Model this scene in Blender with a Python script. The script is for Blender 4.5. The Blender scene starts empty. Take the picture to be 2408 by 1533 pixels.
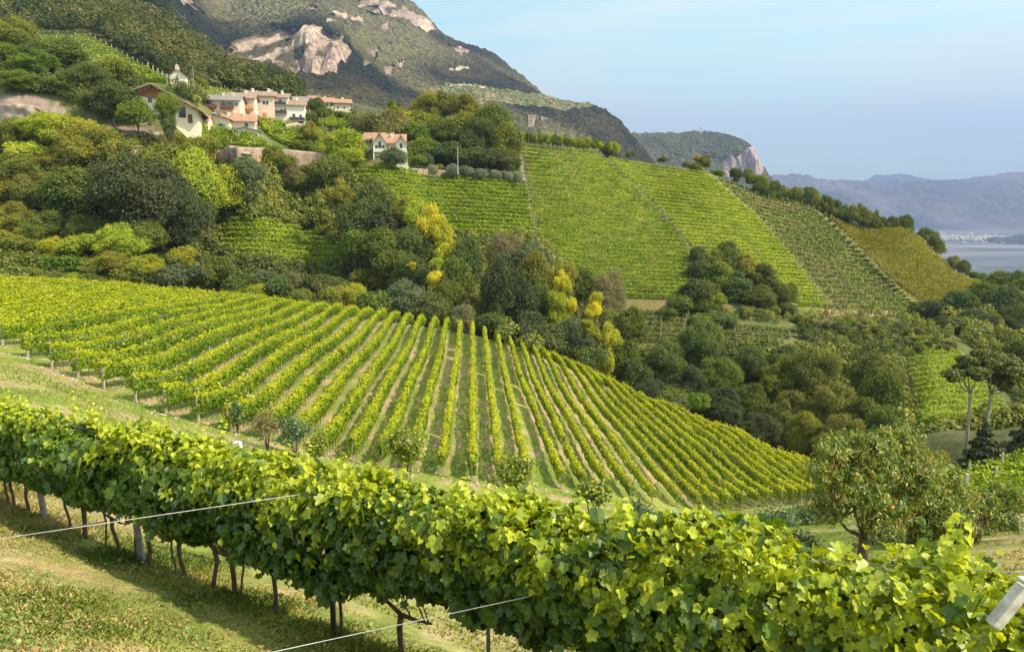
import bpy, math, random, time
import numpy as np
from mathutils import Vector, Matrix
T0 = time.time()
SC = bpy.context.scene
COL = SC.collection
PI = math.pi
# ------------------------------------------------------------------ camera
# camera stands at the origin (z = 0 is eye height), looks along +Y and 10.4 degrees down
TILT = math.radians(10.4)
CT, ST = math.cos(TILT), math.sin(TILT)
cam = bpy.data.cameras.new('camera'); cam.sensor_width = 36; cam.lens = 24
cam.clip_start = 0.1; cam.clip_end = 60000
camo = bpy.data.objects.new('camera', cam); COL.objects.link(camo)
camo.rotation_euler = (PI / 2 - TILT, 0, 0)
SC.camera = camo
# ------------------------------------------------------------------ light
SUN_AZ, SUN_EL = math.radians(105), math.radians(46)      # azimuth clockwise from +Y
SUNV = Vector((math.sin(SUN_AZ) * math.cos(SUN_EL), math.cos(SUN_AZ) * math.cos(SUN_EL), math.sin(SUN_EL)))
sl = bpy.data.lights.new('sun', 'SUN'); sl.energy = 3.5; sl.angle = math.radians(2.0); sl.color = (1.0, 0.87, 0.66)
so = bpy.data.objects.new('sun', sl); COL.objects.link(so)
so.rotation_euler = SUNV.to_track_quat('Z', 'Y').to_euler()
w = bpy.data.worlds.new('World'); SC.world = w; w.use_nodes = True
nt = w.node_tree; N = nt.nodes; L = nt.links
for n in list(N): N.remove(n)
wo = N.new('ShaderNodeOutputWorld'); bg = N.new('ShaderNodeBackground'); sky = N.new('ShaderNodeTexSky')
sky.sky_type = 'NISHITA'; sky.sun_disc = False; sky.sun_elevation = SUN_EL; sky.sun_rotation = SUN_AZ
sky.altitude = 400; sky.air_density = 1.0; sky.dust_density = 2.2; sky.ozone_density = 1.2
tc = N.new('ShaderNodeTexCoord'); mp = N.new('ShaderNodeMapping'); mp.inputs['Scale'].default_value = (1.1, 1.1, 5.5)
mp.inputs['Rotation'].default_value = (0.05, 0.18, 0.3)
nz = N.new('ShaderNodeTexNoise'); nz.inputs['Scale'].default_value = 1.5; nz.inputs['Detail'].default_value = 7; nz.inputs['Roughness'].default_value = 0.55
nz.inputs['Distortion'].default_value = 0.6
rp = N.new('ShaderNodeValToRGB'); rp.color_ramp.elements[0].position = 0.30; rp.color_ramp.elements[1].position = 0.66
rp.color_ramp.elements[0].color = (0, 0, 0, 1); rp.color_ramp.elements[1].color = (1, 1, 1, 1)
mxs = N.new('ShaderNodeMix'); mxs.data_type = 'RGBA'
mxs.inputs[7].default_value = (4.4, 4.7, 4.0, 1)
tint = N.new('ShaderNodeMix'); tint.data_type = 'RGBA'; tint.blend_type = 'MULTIPLY'; tint.inputs[0].default_value = 1.0
tint.inputs[7].default_value = (1.02, 1.36, .98, 1)
L.new(tc.outputs['Generated'], mp.inputs[0]); L.new(mp.outputs[0], nz.inputs['Vector']); L.new(nz.outputs['Fac'], rp.inputs[0])
L.new(sky.outputs[0], tint.inputs[6]); L.new(tint.outputs[2], mxs.inputs[6]); L.new(rp.outputs['Color'], mxs.inputs[0])
L.new(mxs.outputs[2], bg.inputs['Color']); L.new(bg.outputs[0], wo.inputs[0])
bg.inputs['Strength'].default_value = 0.15
SC.view_settings.view_transform = 'Standard'; SC.view_settings.look = 'None'
SC.view_settings.exposure = 0.92; SC.view_settings.gamma = 1
SC.cycles.max_bounces = 6; SC.cycles.diffuse_bounces = 3; SC.cycles.transmission_bounces = 4; SC.cycles.volume_bounces = 0
SC.cycles.transparent_max_bounces = 8; SC.cycles.use_denoising = True; SC.cycles.caustics_reflective = False; SC.cycles.caustics_refractive = False

# ------------------------------------------------------------------ numeric helpers
F = 1605.33
def ray(px, py):
    """photo position -> direction ratios (x/y, z/y) of its line of sight"""
    U = (np.asarray(px, float) - 1204) / F; V = (766.5 - np.asarray(py, float)) / F
    d = CT + V * ST
    return U / d, (-ST + V * CT) / d
def pix(x, y, z):
    q = z / y; V = (q * CT + ST) / (CT - ST * q); U = x / y * (CT + ST * V)
    return 1204 + U * F, 766.5 - V * F
_rs = np.random.RandomState(7)
_LAT = _rs.rand(256, 256)
def vnoise(x, y):
    xi = np.floor(x).astype(int); yi = np.floor(y).astype(int); fx = x - xi; fy = y - yi
    fx = fx * fx * (3 - 2 * fx); fy = fy * fy * (3 - 2 * fy)
    a = _LAT[xi & 255, yi & 255]; b = _LAT[(xi + 1) & 255, yi & 255]; c = _LAT[xi & 255, (yi + 1) & 255]; d = _LAT[(xi + 1) & 255, (yi + 1) & 255]
    return (a * (1 - fx) + b * fx) * (1 - fy) + (c * (1 - fx) + d * fx) * fy - 0.5
def fbm(x, y, o=4):
    s = 0; a = 1
    for i in range(o):
        s = s + a * vnoise(x + 17.3 * i, y - 9.1 * i); x = x * 2.03; y = y * 2.03; a *= 0.5
    return s
def inpoly(px, py, poly):
    r = np.zeros(np.shape(px), bool); n = len(poly)
    for i in range(n):
        x0, y0 = poly[i]; x1, y1 = poly[(i + 1) % n]
        if y0 == y1: continue
        c = ((y0 > py) != (y1 > py)) & (px < (x1 - x0) * (py - y0) / (y1 - y0) + x0)
        r ^= c
    return r
# ------------------------------------------------------------------ land form: surveyed points (photo x, photo y, metres away)
P = [  # the terrace with the near row
 (0,1175,13),(300,1312,10.6),(550,1402,9.2),(780,1490,8.24),(1204,1677,6.8),(1700,1800,5.6),(2408,1950,4.6),(-500,1000,17),
 (0,1350,7.7),(0,1533,5.3),(600,1533,7.2),(-500,1350,8.5),
 # grass bank and the lower vineyard
 (150,930,30),(350,1010,32),(560,1060,34),(0,860,42),
 
 (1650,1240,46),(1850,1235,38),(1700,1330,26),(2030,1297,17),(2300,1250,22),(2408,1150,30),(2408,1400,11),(2200,1340,13.5),(2700,1200,20),
 (2060,1215,42),(2060,1160,68),
 (-400,640,110),
 # far slope: lower edge of the woods and fields
 (250,640,142),(0,600,142),(100,520,156),(250,430,166),(510,642,152),(700,648,156),(850,645,162),(520,530,184),(700,545,182),(1000,545,187),(1120,600,180),(1262,562,190),
 (820,402,214),(1000,410,216),(1240,432,218),(1400,690,178),(1620,712,180),(1620,575,206),(1228,340,258),(1400,362,262),(1540,490,232),(1662,403,264),(1780,510,240),
 (1950,725,188),(1880,640,208),(1910,480,268),(2000,580,245),(2135,735,195),(2140,548,262),(2310,672,226),(2200,715,205),(2420,700,212),
 (1550,800,162),(1780,830,152),(1780,768,170),(1900,805,165),(2100,745,178),(2200,810,150),(2200,900,118),(2200,1000,88),(2300,1060,70),(2300,1140,46),(2420,850,165),(2420,1000,95),
 (0,440,166),(0,275,176),(0,228,180),(120,270,178),(240,300,176),(400,322,178),(540,400,178),(545,348,180),(760,388,200),(765,372,202),(330,290,182),(470,302,190),(600,312,205),(600,286,225),(720,302,236),
 (870,310,250),(910,390,198),(870,335,215),(410,206,250),(560,216,262),(0,200,204),(200,182,260),(120,88,330),(390,196,300),(300,110,345),
 (0,20,460),(150,20,480),(340,40,620),(520,168,560),(700,232,520),(870,312,480),(1000,318,450),(0,-150,640),(-300,200,230),(-300,0,400),(-300,500,150),(-300,-200,640),
 (960,390,212),(1100,392,225),(1200,395,236),(1050,330,262),(1180,330,265),(1000,300,300),
]
X = [ # points nobody can see from here (x, y, z)
 (0,1.0,-2.2),(-1.6,1.6,-2.3),(1.6,1.6,-2.2),(-3,3.2,-3.2),(2,3.0,-3.3),(-1,4.5,-4.3),
 (-85,132,-19),(-40,138,-27),(-14,140,-33),(-7,134,-36),(14,138,-44),(32,124,-45),(42,110,-45),(46,98,-44),(60,112,-43),(80,110,-42),
 (-3,300,15),(60,310,8),(110,310,-8),(170,300,-25),(190,270,-45),(0,400,0),(90,400,-60),(170,400,-110),(250,400,-150),(60,900,-280),(300,900,-285),(700,900,-290),(-60,600,30),(0,560,10),(-100,760,70),(-300,760,120),(-500,760,170),(-150,900,60),
 (-100,900,0),
]
# ends of the rows of the lower vineyard (photo x, photo y, metres away); the land is even along each row
near = [(7,810,57),(65,837,53),(122,865,50.5),(184,890,48.5),(246,919,46.5),(320,947,44.5),(390,969,43),(467,990,43),(545,1016,43),(620,1040,43.5),(692,1061,44),(766,1075,44.5),(830,1080,45),(900,1095,45.5),(969,1110,46),(1040,1120,46.5),(1111,1130,47),
 (1175,1140,48),(1240,1148,50),(1319,1155,52),(1370,1158,53.5),(1425,1160,56),(1482,1163,58),(1533,1187,60.5),(1591,1203,63),(1638,1203,64),(1677,1206,64),(1713,1199,64.5),(1744,1196,65),(1776,1194,65.5),(1804,1191,66),(1837,1189,66.5),(1862,1186,67),(1884,1183,67),(1904,1180,67.5),(1922,1176,68),(1940,1172,68.5),(1957,1166,69),(1975,1160,69.5),(1990,1150,70)]
farr = [(597,717,124),(627,720,123),(667,727,122),(700,731,121),(737,738,120),(773,742,120),(810,747,119.5),(842,750,119),(875,753,118.5),(907,757,118),(938,762,118),(968,767,117.5),(997,770,117),(1028,777,117),(1055,782,116.5),(1085,787,116),(1112,795,116),
 (1138,800,116),(1166,808,116),(1190,817,116),(1216,824,116),(1241,833,116),(1268,843,116),(1293,852,116.5),(1317,862,117),(1342,872,117),(1368,882,116),(1398,895,114),(1430,909,111.5),(1465,924,109),(1503,938,107),(1545,955,104.5),(1590,975,101.5),(1635,993,98.5),(1680,1010,95),(1728,1030,91.5),(1780,1056,87.5),(1830,1080,83.5),(1875,1096,80),(1915,1112,77)]
ROWLINES = []
for n_, f_ in zip(near, farr):
    ua, qa = ray(n_[0], n_[1]); ub, qb = ray(f_[0], f_[1]); ROWLINES.append((np.array([ua * n_[2], n_[2], qa * n_[2]]), np.array([ub * f_[2], f_[2], qb * f_[2]])))
LEFTLINES = []
(A0, B0) = ROWLINES[0]
for k in range(1, 24):
    na = np.array([A0[0] - 2.45 * k, A0[1] + 1.0 * k, 0]); fb = np.array([B0[0] - 2.3 * k, B0[1] - .38 * k, 0]); u_ = fb[0] / fb[1]; px_ = 1204 + u_ * 1.0 * F; py_ = np.interp(px_, [-400, 0, 200, 400, 597], [650, 672, 682, 698, 717]); fb[2] = float(ray(px_, py_)[1]) * fb[1]
    na[2] = A0[2] + .02 * k; LEFTLINES.append((na, fb))
for i_, (a_, b_) in enumerate(LEFTLINES[::-1] + ROWLINES):
    if i_ % 3 == 1:
        for t_ in (0, .3, .65, 1): X.append(tuple(a_ * (1 - t_) + b_ * t_))
cu, cs, cq = [], [], []
for a, b, c in P:
    u, q = ray(a, b); cu.append(float(u)); cs.append(math.log(c)); cq.append(float(q))
for a, b, c in X:
    cu.append(a / b); cs.append(math.log(b)); cq.append(c / b)
cu = np.array(cu) * 2.2; cs = np.array(cs); cq = np.array(cq)
def _phi(r2): return 0.5 * r2 * np.log(r2 + 1e-9)
n = len(cu)
A = np.zeros((n + 3, n + 3)); A[:n, :n] = _phi((cu[:, None] - cu) ** 2 + (cs[:, None] - cs) ** 2) + np.eye(n) * 1.5e-3
A[:n, n] = 1; A[:n, n + 1] = cu; A[:n, n + 2] = cs; A[n:, :n] = A[:n, n:].T
sol = np.linalg.solve(A, np.concatenate([cq, [0, 0, 0]]))
WT, C0, C1, C2 = sol[:n], sol[n], sol[n + 1], sol[n + 2]
def Q(u, s):
    shp = np.broadcast(u, s).shape
    u = np.broadcast_to(u, shp).ravel() * 2.2; s = np.broadcast_to(s, shp).ravel()
    out = np.empty(u.size)
    for i in range(0, u.size, 20000):
        a = u[i:i + 20000, None]; b = s[i:i + 20000, None]
        out[i:i + 20000] = _phi((a - cu) ** 2 + (b - cs) ** 2) @ WT
    out += C0 + C1 * u + C2 * s
    y = np.exp(s); x = u / 2.2 * y
    out += (0.10 * np.clip(y / 40, 0, 1) * fbm(x * 0.12, y * 0.12, 3) + np.clip((y - 150) / 150, 0, 1) * 2.2 * fbm(x * 0.02 + 5, y * 0.02, 3)) / y
    return out.reshape(shp)
def gz(x, y):
    x = np.asarray(x, float); y = np.maximum(np.asarray(y, float), 0.5)
    return Q(x / y, np.log(y)) * y
def hit(px, py, y0=1.5, y1=850.):
    """where the line of sight through photo position (px, py) meets the land, beyond y0 metres"""
    px = np.atleast_1d(np.asarray(px, float)); py = np.atleast_1d(np.asarray(py, float))
    px, py = np.broadcast_arrays(px, py)
    u, q = ray(px, py)
    s = np.linspace(math.log(y0), math.log(y1), 260)
    g = Q(u[:, None], s[None, :]) - q[:, None]
    ok = g >= 0
    i = np.where(ok.any(1), ok.argmax(1), len(s) - 1); j = np.maximum(i - 1, 0); r = np.arange(len(px))
    g0 = g[r, j]; g1 = g[r, i]; t = np.where(g1 != g0, -g0 / np.where(g1 == g0, 1, g1 - g0), 0); t = np.clip(t, 0, 1)
    y = np.exp(s[j] + (s[i] - s[j]) * t)
    return np.stack([u * y, y, q * y], 1)
def lerpline(pts, t):
    pts = np.array(pts, float); k = np.linspace(0, 1, len(pts))
    t = np.asarray(t, float)
    return np.stack([np.interp(t, k, pts[:, i]) for i in range(pts.shape[1])], -1)
def at(px, py, Y):
    u, q = ray(px, py); return np.array([float(u) * Y, Y, float(q) * Y])
# ------------------------------------------------------------------ materials
def sh(name):
    m = bpy.data.materials.new(name); m.use_nodes = True; t = m.node_tree
    for n_ in list(t.nodes): t.nodes.remove(n_)
    o = t.nodes.new('ShaderNodeOutputMaterial'); return m, t.nodes, t.links, o
def ramp(N, cols, pos=None):
    r = N.new('ShaderNodeValToRGB'); e = r.color_ramp.elements
    pos = pos or [i / (len(cols) - 1) for i in range(len(cols))]
    while len(e) < len(cols): e.new(0.5)
    for i, c in enumerate(cols): e[i].position = pos[i]; e[i].color = (*c, 1)
    return r
def noise(N, L, scale, det=3, vec=None, rough=0.55):
    t = N.new('ShaderNodeTexNoise'); t.inputs['Scale'].default_value = scale; t.inputs['Detail'].default_value = det; t.inputs['Roughness'].default_value = rough
    if vec is not None: L.new(vec, t.inputs['Vector'])
    return t
def mixc(N, L, f, a, b, mode='MIX'):
    m = N.new('ShaderNodeMix'); m.data_type = 'RGBA'; m.blend_type = mode
    for s, v in ((0, f), (6, a), (7, b)):
        if hasattr(v, 'is_linked'): L.new(v, m.inputs[s])
        elif isinstance(v, (int, float)): m.inputs[s].default_value = v
        else: m.inputs[s].default_value = (*v, 1)
    return m.outputs[2]
def simple(name, col, col2=None, scale=3.0, rough=0.8, bump=0.2, bs=20.0, spec=0.3, metal=0, det=4):
    m, N, L, o = sh(name); b = N.new('ShaderNodeBsdfPrincipled'); b.inputs['Roughness'].default_value = rough
    b.inputs['Specular IOR Level'].default_value = spec; b.inputs['Metallic'].default_value = metal
    tc = N.new('ShaderNodeTexCoord'); nz = noise(N, L, scale, det, tc.outputs['Object'])
    r = ramp(N, [col, col2 or tuple(c * .75 for c in col)], [.35, .65]); L.new(nz.outputs['Fac'], r.inputs[0]); L.new(r.outputs[0], b.inputs['Base Color'])
    if bump:
        n2 = noise(N, L, bs, 4, tc.outputs['Object']); bp = N.new('ShaderNodeBump'); bp.inputs['Strength'].default_value = bump; bp.inputs['Distance'].default_value = 0.3 / bs
        L.new(n2.outputs['Fac'], bp.inputs['Height']); L.new(bp.outputs[0], b.inputs['Normal'])
    L.new(b.outputs[0], o.inputs[0]); return m
def leafmat(name, cols, young=None, trans=0.4, objcol=False, rough=0.5, gloss=0.06, rust=None, mott=0):
    """leaf: colour from the per-leaf 'tint' value; fresh shoots blend to 'young'"""
    m, N, L, o = sh(name); at = N.new('ShaderNodeAttribute'); at.attribute_name = 'tint'
    k_ = len(cols); r = ramp(N, cols + [rust] if rust else cols, [i / (k_ - 1) * .95 for i in range(k_)] + [1.0] if rust else None); L.new(at.outputs['Fac'], r.inputs[0]); c = r.outputs[0]
    if young:
        ay = N.new('ShaderNodeAttribute'); ay.attribute_name = 'young'; c = mixc(N, L, ay.outputs['Fac'], c, young)
    if objcol:
        oi = N.new('ShaderNodeObjectInfo'); c = mixc(N, L, 1.0, c, oi.outputs['Color'], 'MULTIPLY')
    if mott:
        tcm = N.new('ShaderNodeTexCoord'); nm_ = noise(N, L, mott, 4, tcm.outputs['Object'], .7); rm_ = ramp(N, [(.50, .55, .5), (1, 1, 1), (1.45, 1.35, 1.1)], [.32, .5, .68]); L.new(nm_.outputs['Fac'], rm_.inputs[0]); c = mixc(N, L, 1.0, c, rm_.outputs[0], 'MULTIPLY')
    d = N.new('ShaderNodeBsdfDiffuse'); tr = N.new('ShaderNodeBsdfTranslucent'); g = N.new('ShaderNodeBsdfGlossy'); g.inputs['Roughness'].default_value = rough
    ct = mixc(N, L, 1.0, c, (1.25, 1.15, .45), 'MULTIPLY')
    L.new(c, d.inputs[0]); L.new(ct, tr.inputs[0])
    m1 = N.new('ShaderNodeMixShader'); m1.inputs[0].default_value = trans; L.new(d.outputs[0], m1.inputs[1]); L.new(tr.outputs[0], m1.inputs[2])
    m2 = N.new('ShaderNodeMixShader'); m2.inputs[0].default_value = gloss; L.new(m1.outputs[0], m2.inputs[1]); L.new(g.outputs[0], m2.inputs[2])
    L.new(m2.outputs[0], o.inputs[0]); return m
def vcmat(name, det=((2.5, .5), (14, .35)), bump=0.5, bs=6.0, bd=0.15, rough=0.9, var=(0.62, 1.35)):
    """surface whose colour is stored on its points ('col'), broken up by fine noise"""
    m, N, L, o = sh(name); b = N.new('ShaderNodeBsdfPrincipled'); b.inputs['Roughness'].default_value = rough; b.inputs['Specular IOR Level'].default_value = 0.1
    at = N.new('ShaderNodeAttribute'); at.attribute_name = 'col'; c = at.outputs['Color']; tc = N.new('ShaderNodeTexCoord')
    for s, f in det:
        nz = noise(N, L, s, 5, tc.outputs['Object'], .65); r = ramp(N, [(var[0],) * 3, (var[1],) * 3], [.3, .7]); L.new(nz.outputs['Fac'], r.inputs[0])
        c = mixc(N, L, f * 1.6, c, mixc(N, L, 1.0, c, r.outputs[0], 'MULTIPLY'))
    L.new(c, b.inputs['Base Color'])
    n2 = noise(N, L, bs, 6, tc.outputs['Object'], .65); bp = N.new('ShaderNodeBump'); bp.inputs['Strength'].default_value = bump; bp.inputs['Distance'].default_value = bd
    L.new(n2.outputs['Fac'], bp.inputs['Height']); L.new(bp.outputs[0], b.inputs['Normal']); L.new(b.outputs[0], o.inputs[0]); return m
# ------------------------------------------------------------------ object helpers
def tag(o, label=None, cat=None, group=None, kind=None):
    if label: o['label'] = label
    if cat: o['category'] = cat
    if group: o['group'] = group
    if kind: o['kind'] = kind
    return o
def empty(name, loc=(0, 0, 0), rz=0.0):
    o = bpy.data.objects.new(name, None); o.location = loc; o.rotation_euler = (0, 0, rz); o.empty_display_size = .2; COL.objects.link(o); return o
def link(name, me, parent=None, mat=None):
    if mat is not None: me.materials.append(mat)
    o = bpy.data.objects.new(name, me); COL.objects.link(o)
    if parent is not None: o.parent = parent
    return o
def fastmesh(name, co, faces_start, loops, attrs=None, smooth=False):
    me = bpy.data.meshes.new(name); me.vertices.add(len(co)); me.vertices.foreach_set('co', np.ascontiguousarray(co, dtype=np.float32).ravel())
    me.loops.add(len(loops)); me.loops.foreach_set('vertex_index', np.ascontiguousarray(loops, dtype=np.int32))
    me.polygons.add(len(faces_start)); me.polygons.foreach_set('loop_start', np.ascontiguousarray(faces_start, dtype=np.int32))
    for k, v in (attrs or {}).items():
        if v.ndim == 1:
            a = me.attributes.new(k, 'FLOAT', 'POINT'); a.data.foreach_set('value', v.astype(np.float32))
        else:
            a = me.attributes.new(k, 'FLOAT_COLOR', 'POINT'); a.data.foreach_set('color', np.concatenate([v, np.ones((len(v), 1))], 1).astype(np.float32).ravel())
    me.update(calc_edges=True)
    if smooth: me.polygons.foreach_set('use_smooth', np.ones(len(faces_start), bool))
    return me
def gridmesh(name, co, nu, nv, attrs=None, smooth=True):
    i = np.arange(nu * nv).reshape(nv, nu); f = np.stack([i[:-1, :-1], i[:-1, 1:], i[1:, 1:], i[1:, :-1]], -1).reshape(-1)
    return fastmesh(name, co, np.arange(0, len(f), 4), f, attrs, smooth)
QUAD = np.array([(-.5, 0, 0), (0, -.5, .06), (.5, 0, 0), (0, .55, -.1)]) ; QUAD_F = (4,)
LH = [(0, 0), (.12, -.17), (.37, -.13), (.50, .08), (.40, .25), (.58, .46), (.46, .64), (.24, .66), (.17, .88), (0, 1.0)]
def _leaf():
    v = []
    for s in (1, -1):
        h = LH if s > 0 else LH[::-1]
        for x, y in h: v.append((s * x, y - .4, .30 * x - .22 * (y - .3) ** 2 + (.05 if int(x * 50) % 2 else 0)))
    return np.array(v)
VLEAF = _leaf(); VLEAF_F = (10, 10)
def _small():
    v = []
    for s in (1, -1):
        h = [(0, -.45), (.42, -.3), (.5, .12), (.22, .3), (0, .6)]
        if s < 0: h = h[::-1]
        for x, y in h: v.append((s * x, y, .25 * x))
    return np.array(v)
SLEAF = _small(); SLEAF_F = (5, 5)
LONG = np.array([(0, -.5, 0), (.13, -.1, .03), (.1, .25, 0), (0, .55, -.12), (-.1, .25, 0), (-.13, -.1, .03)]); LONG_F = (6,)
def nrm(a): return a / (np.linalg.norm(a, axis=-1, keepdims=True) + 1e-9)
def leaves(name, c, nrml, size, attrs, mat, parent=None, tpl=QUAD, tf=QUAD_F, rng=None, tip=None):
    """a mass of leaves: one mesh, each leaf its own small bent blade at c facing nrml"""
    rng = rng or np.random; M = len(c); nn = nrm(nrml)
    if tip is None: tip = rng.normal(size=(M, 3))
    t = nrm(tip - nn * (tip * nn).sum(1, keepdims=True)); b = np.cross(t, nn)
    s = np.broadcast_to(size, (M,))[:, None, None]
    co = c[:, None, :] + s * (tpl[None, :, 0:1] * b[:, None] + tpl[None, :, 1:2] * t[:, None] + tpl[None, :, 2:3] * nn[:, None])
    K = len(tpl); co = co.reshape(-1, 3)
    st = np.concatenate([[0], np.cumsum(tf)[:-1]]); starts = (np.arange(M)[:, None] * K + st).ravel()
    me = fastmesh(name, co, starts, np.arange(M * K), {k: np.repeat(v, K) for k, v in attrs.items()})
    return link(name, me, parent, mat)
class MB:
    def __init__(s): s.v = []; s.f = []
    def box(s, x0, x1, y0, y1, z0, z1):
        n0 = len(s.v); s.v += [(x, y, z) for z in (z0, z1) for x, y in ((x0, y0), (x1, y0), (x1, y1), (x0, y1))]
        s.f += [tuple(n0 + i for i in q) for q in ((3, 2, 1, 0), (4, 5, 6, 7), (0, 1, 5, 4), (1, 2, 6, 5), (2, 3, 7, 6), (3, 0, 4, 7))]; return s
    def poly(s, pts): n0 = len(s.v); s.v += [tuple(p) for p in pts]; s.f.append(tuple(range(n0, n0 + len(pts)))); return s
    def prism(s, a, b):
        n0 = len(s.v); n_ = len(a); s.v += [tuple(p) for p in a] + [tuple(p) for p in b]
        s.f.append(tuple(range(n0 + n_ - 1, n0 - 1, -1))); s.f.append(tuple(range(n0 + n_, n0 + 2 * n_)))
        for i in range(n_): j = (i + 1) % n_; s.f.append((n0 + i, n0 + j, n0 + n_ + j, n0 + n_ + i))
        return s
    def tube(s, pts, rads, seg=7):
        pts = [Vector(p) for p in pts]; n0 = len(s.v); ref = Vector((.31, .17, .93))
        for i, p in enumerate(pts):
            d = (pts[min(i + 1, len(pts) - 1)] - pts[max(i - 1, 0)]).normalized(); a = d.cross(ref)
            if a.length < .05: a = d.cross(Vector((1, 0, 0)))
            a.normalize(); b = d.cross(a); r = rads[i] if hasattr(rads, '__len__') else rads
            for k in range(seg): an = 2 * PI * k / seg; s.v.append(tuple(p + r * (math.cos(an) * a + math.sin(an) * b)))
        for i in range(len(pts) - 1):
            for k in range(seg): j = (k + 1) % seg; s.f.append((n0 + i * seg + k, n0 + i * seg + j, n0 + (i + 1) * seg + j, n0 + (i + 1) * seg + k))
        s.f.append(tuple(n0 + k for k in range(seg))[::-1]); s.f.append(tuple(n0 + (len(pts) - 1) * seg + k for k in range(seg))); return s
    def mesh(s, name, smooth=False):
        me = bpy.data.meshes.new(name); me.from_pydata(s.v, [], s.f); me.update()
        if smooth: me.polygons.foreach_set('use_smooth', [True] * len(me.polygons))
        return me
    def build(s, name, mat, parent=None, smooth=False): return link(name, s.mesh(name, smooth), parent, mat)
def ordn(i): return '%d%s' % (i, 'th' if 10 < i % 100 < 14 else {1: 'st', 2: 'nd', 3: 'rd'}.get(i % 10, 'th'))
_T = ['zeroth', 'first', 'second', 'third', 'fourth', 'fifth', 'sixth', 'seventh', 'eighth', 'ninth', 'tenth', 'eleventh', 'twelfth']
def nth(i): return _T[i] if i < len(_T) else ordn(i)
# ------------------------------------------------------------------ palette
M = {}
M['ground'] = vcmat('ground')
def mountmat():
    m, N, L, o = sh('mountain_surface'); b = N.new('ShaderNodeBsdfPrincipled'); b.inputs['Roughness'].default_value = .95; b.inputs['Specular IOR Level'].default_value = .05
    at = N.new('ShaderNodeAttribute'); at.attribute_name = 'col'; rk = N.new('ShaderNodeAttribute'); rk.attribute_name = 'rocky'; tc = N.new('ShaderNodeTexCoord')
    v = N.new('ShaderNodeTexVoronoi'); v.inputs['Scale'].default_value = .085; L.new(tc.outputs['Object'], v.inputs['Vector'])
    r = ramp(N, [(1.45, 1.4, 1.3), (1.0, 1.0, .95), (.45, .47, .5)], [0, .45, .95]); L.new(v.outputs['Distance'], r.inputs[0]); c1 = mixc(N, L, 1.0, at.outputs['Color'], r.outputs[0], 'MULTIPLY')
    sp = N.new('ShaderNodeSeparateColor'); L.new(v.outputs['Color'], sp.inputs[0]); r2 = ramp(N, [(.7, .75, .75), (1.3, 1.22, 1.05)]); L.new(sp.outputs[0], r2.inputs[0]); c1 = mixc(N, L, 1.0, c1, r2.outputs[0], 'MULTIPLY')
    mp = N.new('ShaderNodeMapping'); mp.inputs['Scale'].default_value = (1, 1, .28); L.new(tc.outputs['Object'], mp.inputs[0]); nz = noise(N, L, .05, 8, mp.outputs[0], .72); r3 = ramp(N, [(.35, .33, .36), (1.0, 1.0, 1.0), (1.45, 1.4, 1.35)], [.3, .5, .7]); L.new(nz.outputs['Fac'], r3.inputs[0]); c2 = mixc(N, L, 1.0, at.outputs['Color'], r3.outputs[0], 'MULTIPLY'); mp2 = N.new('ShaderNodeMapping'); mp2.inputs['Scale'].default_value = (1, 1, .45); mp2.inputs['Rotation'].default_value = (.3, .25, 0); L.new(tc.outputs['Object'], mp2.inputs[0]); nf = noise(N, L, .16, 9, mp2.outputs[0], .75); r4 = ramp(N, [(.30, .26, .24), (.95, .93, .92), (1.25, 1.22, 1.2)], [.40, .50, .64]); L.new(nf.outputs['Fac'], r4.inputs[0]); c2 = mixc(N, L, .85, c2, mixc(N, L, 1.0, c2, r4.outputs[0], 'MULTIPLY'))
    L.new(mixc(N, L, rk.outputs['Fac'], c1, c2), b.inputs['Base Color'])
    sub = N.new('ShaderNodeMath'); sub.operation = 'MULTIPLY'; sub.inputs[1].default_value = -1; L.new(v.outputs['Distance'], sub.inputs[0])
    mh = N.new('ShaderNodeMix'); mh.data_type = 'FLOAT'; L.new(rk.outputs['Fac'], mh.inputs[0]); L.new(sub.outputs[0], mh.inputs[2]); L.new(nz.outputs['Fac'], mh.inputs[3])
    bp = N.new('ShaderNodeBump'); bp.inputs['Strength'].default_value = 1; bp.inputs['Distance'].default_value = 14; L.new(mh.outputs[0], bp.inputs['Height']); L.new(bp.outputs[0], b.inputs['Normal']); L.new(b.outputs[0], o.inputs[0]); return m
M['rock'] = mountmat()
M['far'] = vcmat('far_land', det=((.004, .4), (.02, .3)), bump=.7, bs=.01, bd=30)
M['bark'] = simple('bark', (.16, .11, .08), (.07, .05, .04), 6, .95, .6, 25)
M['palebark'] = simple('pale_bark', (.34, .28, .24), (.2, .16, .13), 5, .9, .4, 20)
M['concrete'] = simple('concrete_post', (.50, .41, .36), (.36, .29, .25), 4, .85, .25, 30)
M['white'] = simple('white_concrete', (.78, .74, .70), (.60, .54, .50), 5, .8, .25, 30)
M['wood'] = simple('grey_wood', (.30, .27, .25), (.18, .155, .14), 9, .9, .5, 30)
M['beam'] = simple('roof_timber', (.42, .17, .06), (.28, .10, .035), 3, .7, .2, 12)
M['black'] = simple('dark_metal', (.045, .045, .05), (.03, .03, .032), 8, .55, .1, 20, .5)
M['steel'] = simple('steel_wire', (.38, .37, .38), (.28, .27, .28), 9, .4, .05, 60, .5, .6)
M['plaster'] = simple('cream_plaster', (.80, .72, .56), (.74, .64, .48), .7, .9, .1, 12)
M['pink'] = simple('pink_plaster', (.76, .58, .50), (.68, .50, .42), .6, .9, .1, 12)
M['whitep'] = simple('white_plaster', (.80, .74, .68), (.72, .66, .60), .6, .9, .1, 12)
M['glass'] = simple('window_glass', (.05, .06, .08), (.03, .035, .05), 2, .15, 0, 20, .6)
M['blue'] = simple('blue_shutter', (.16, .32, .52), (.13, .26, .44), 4, .7, .1, 20)
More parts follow.
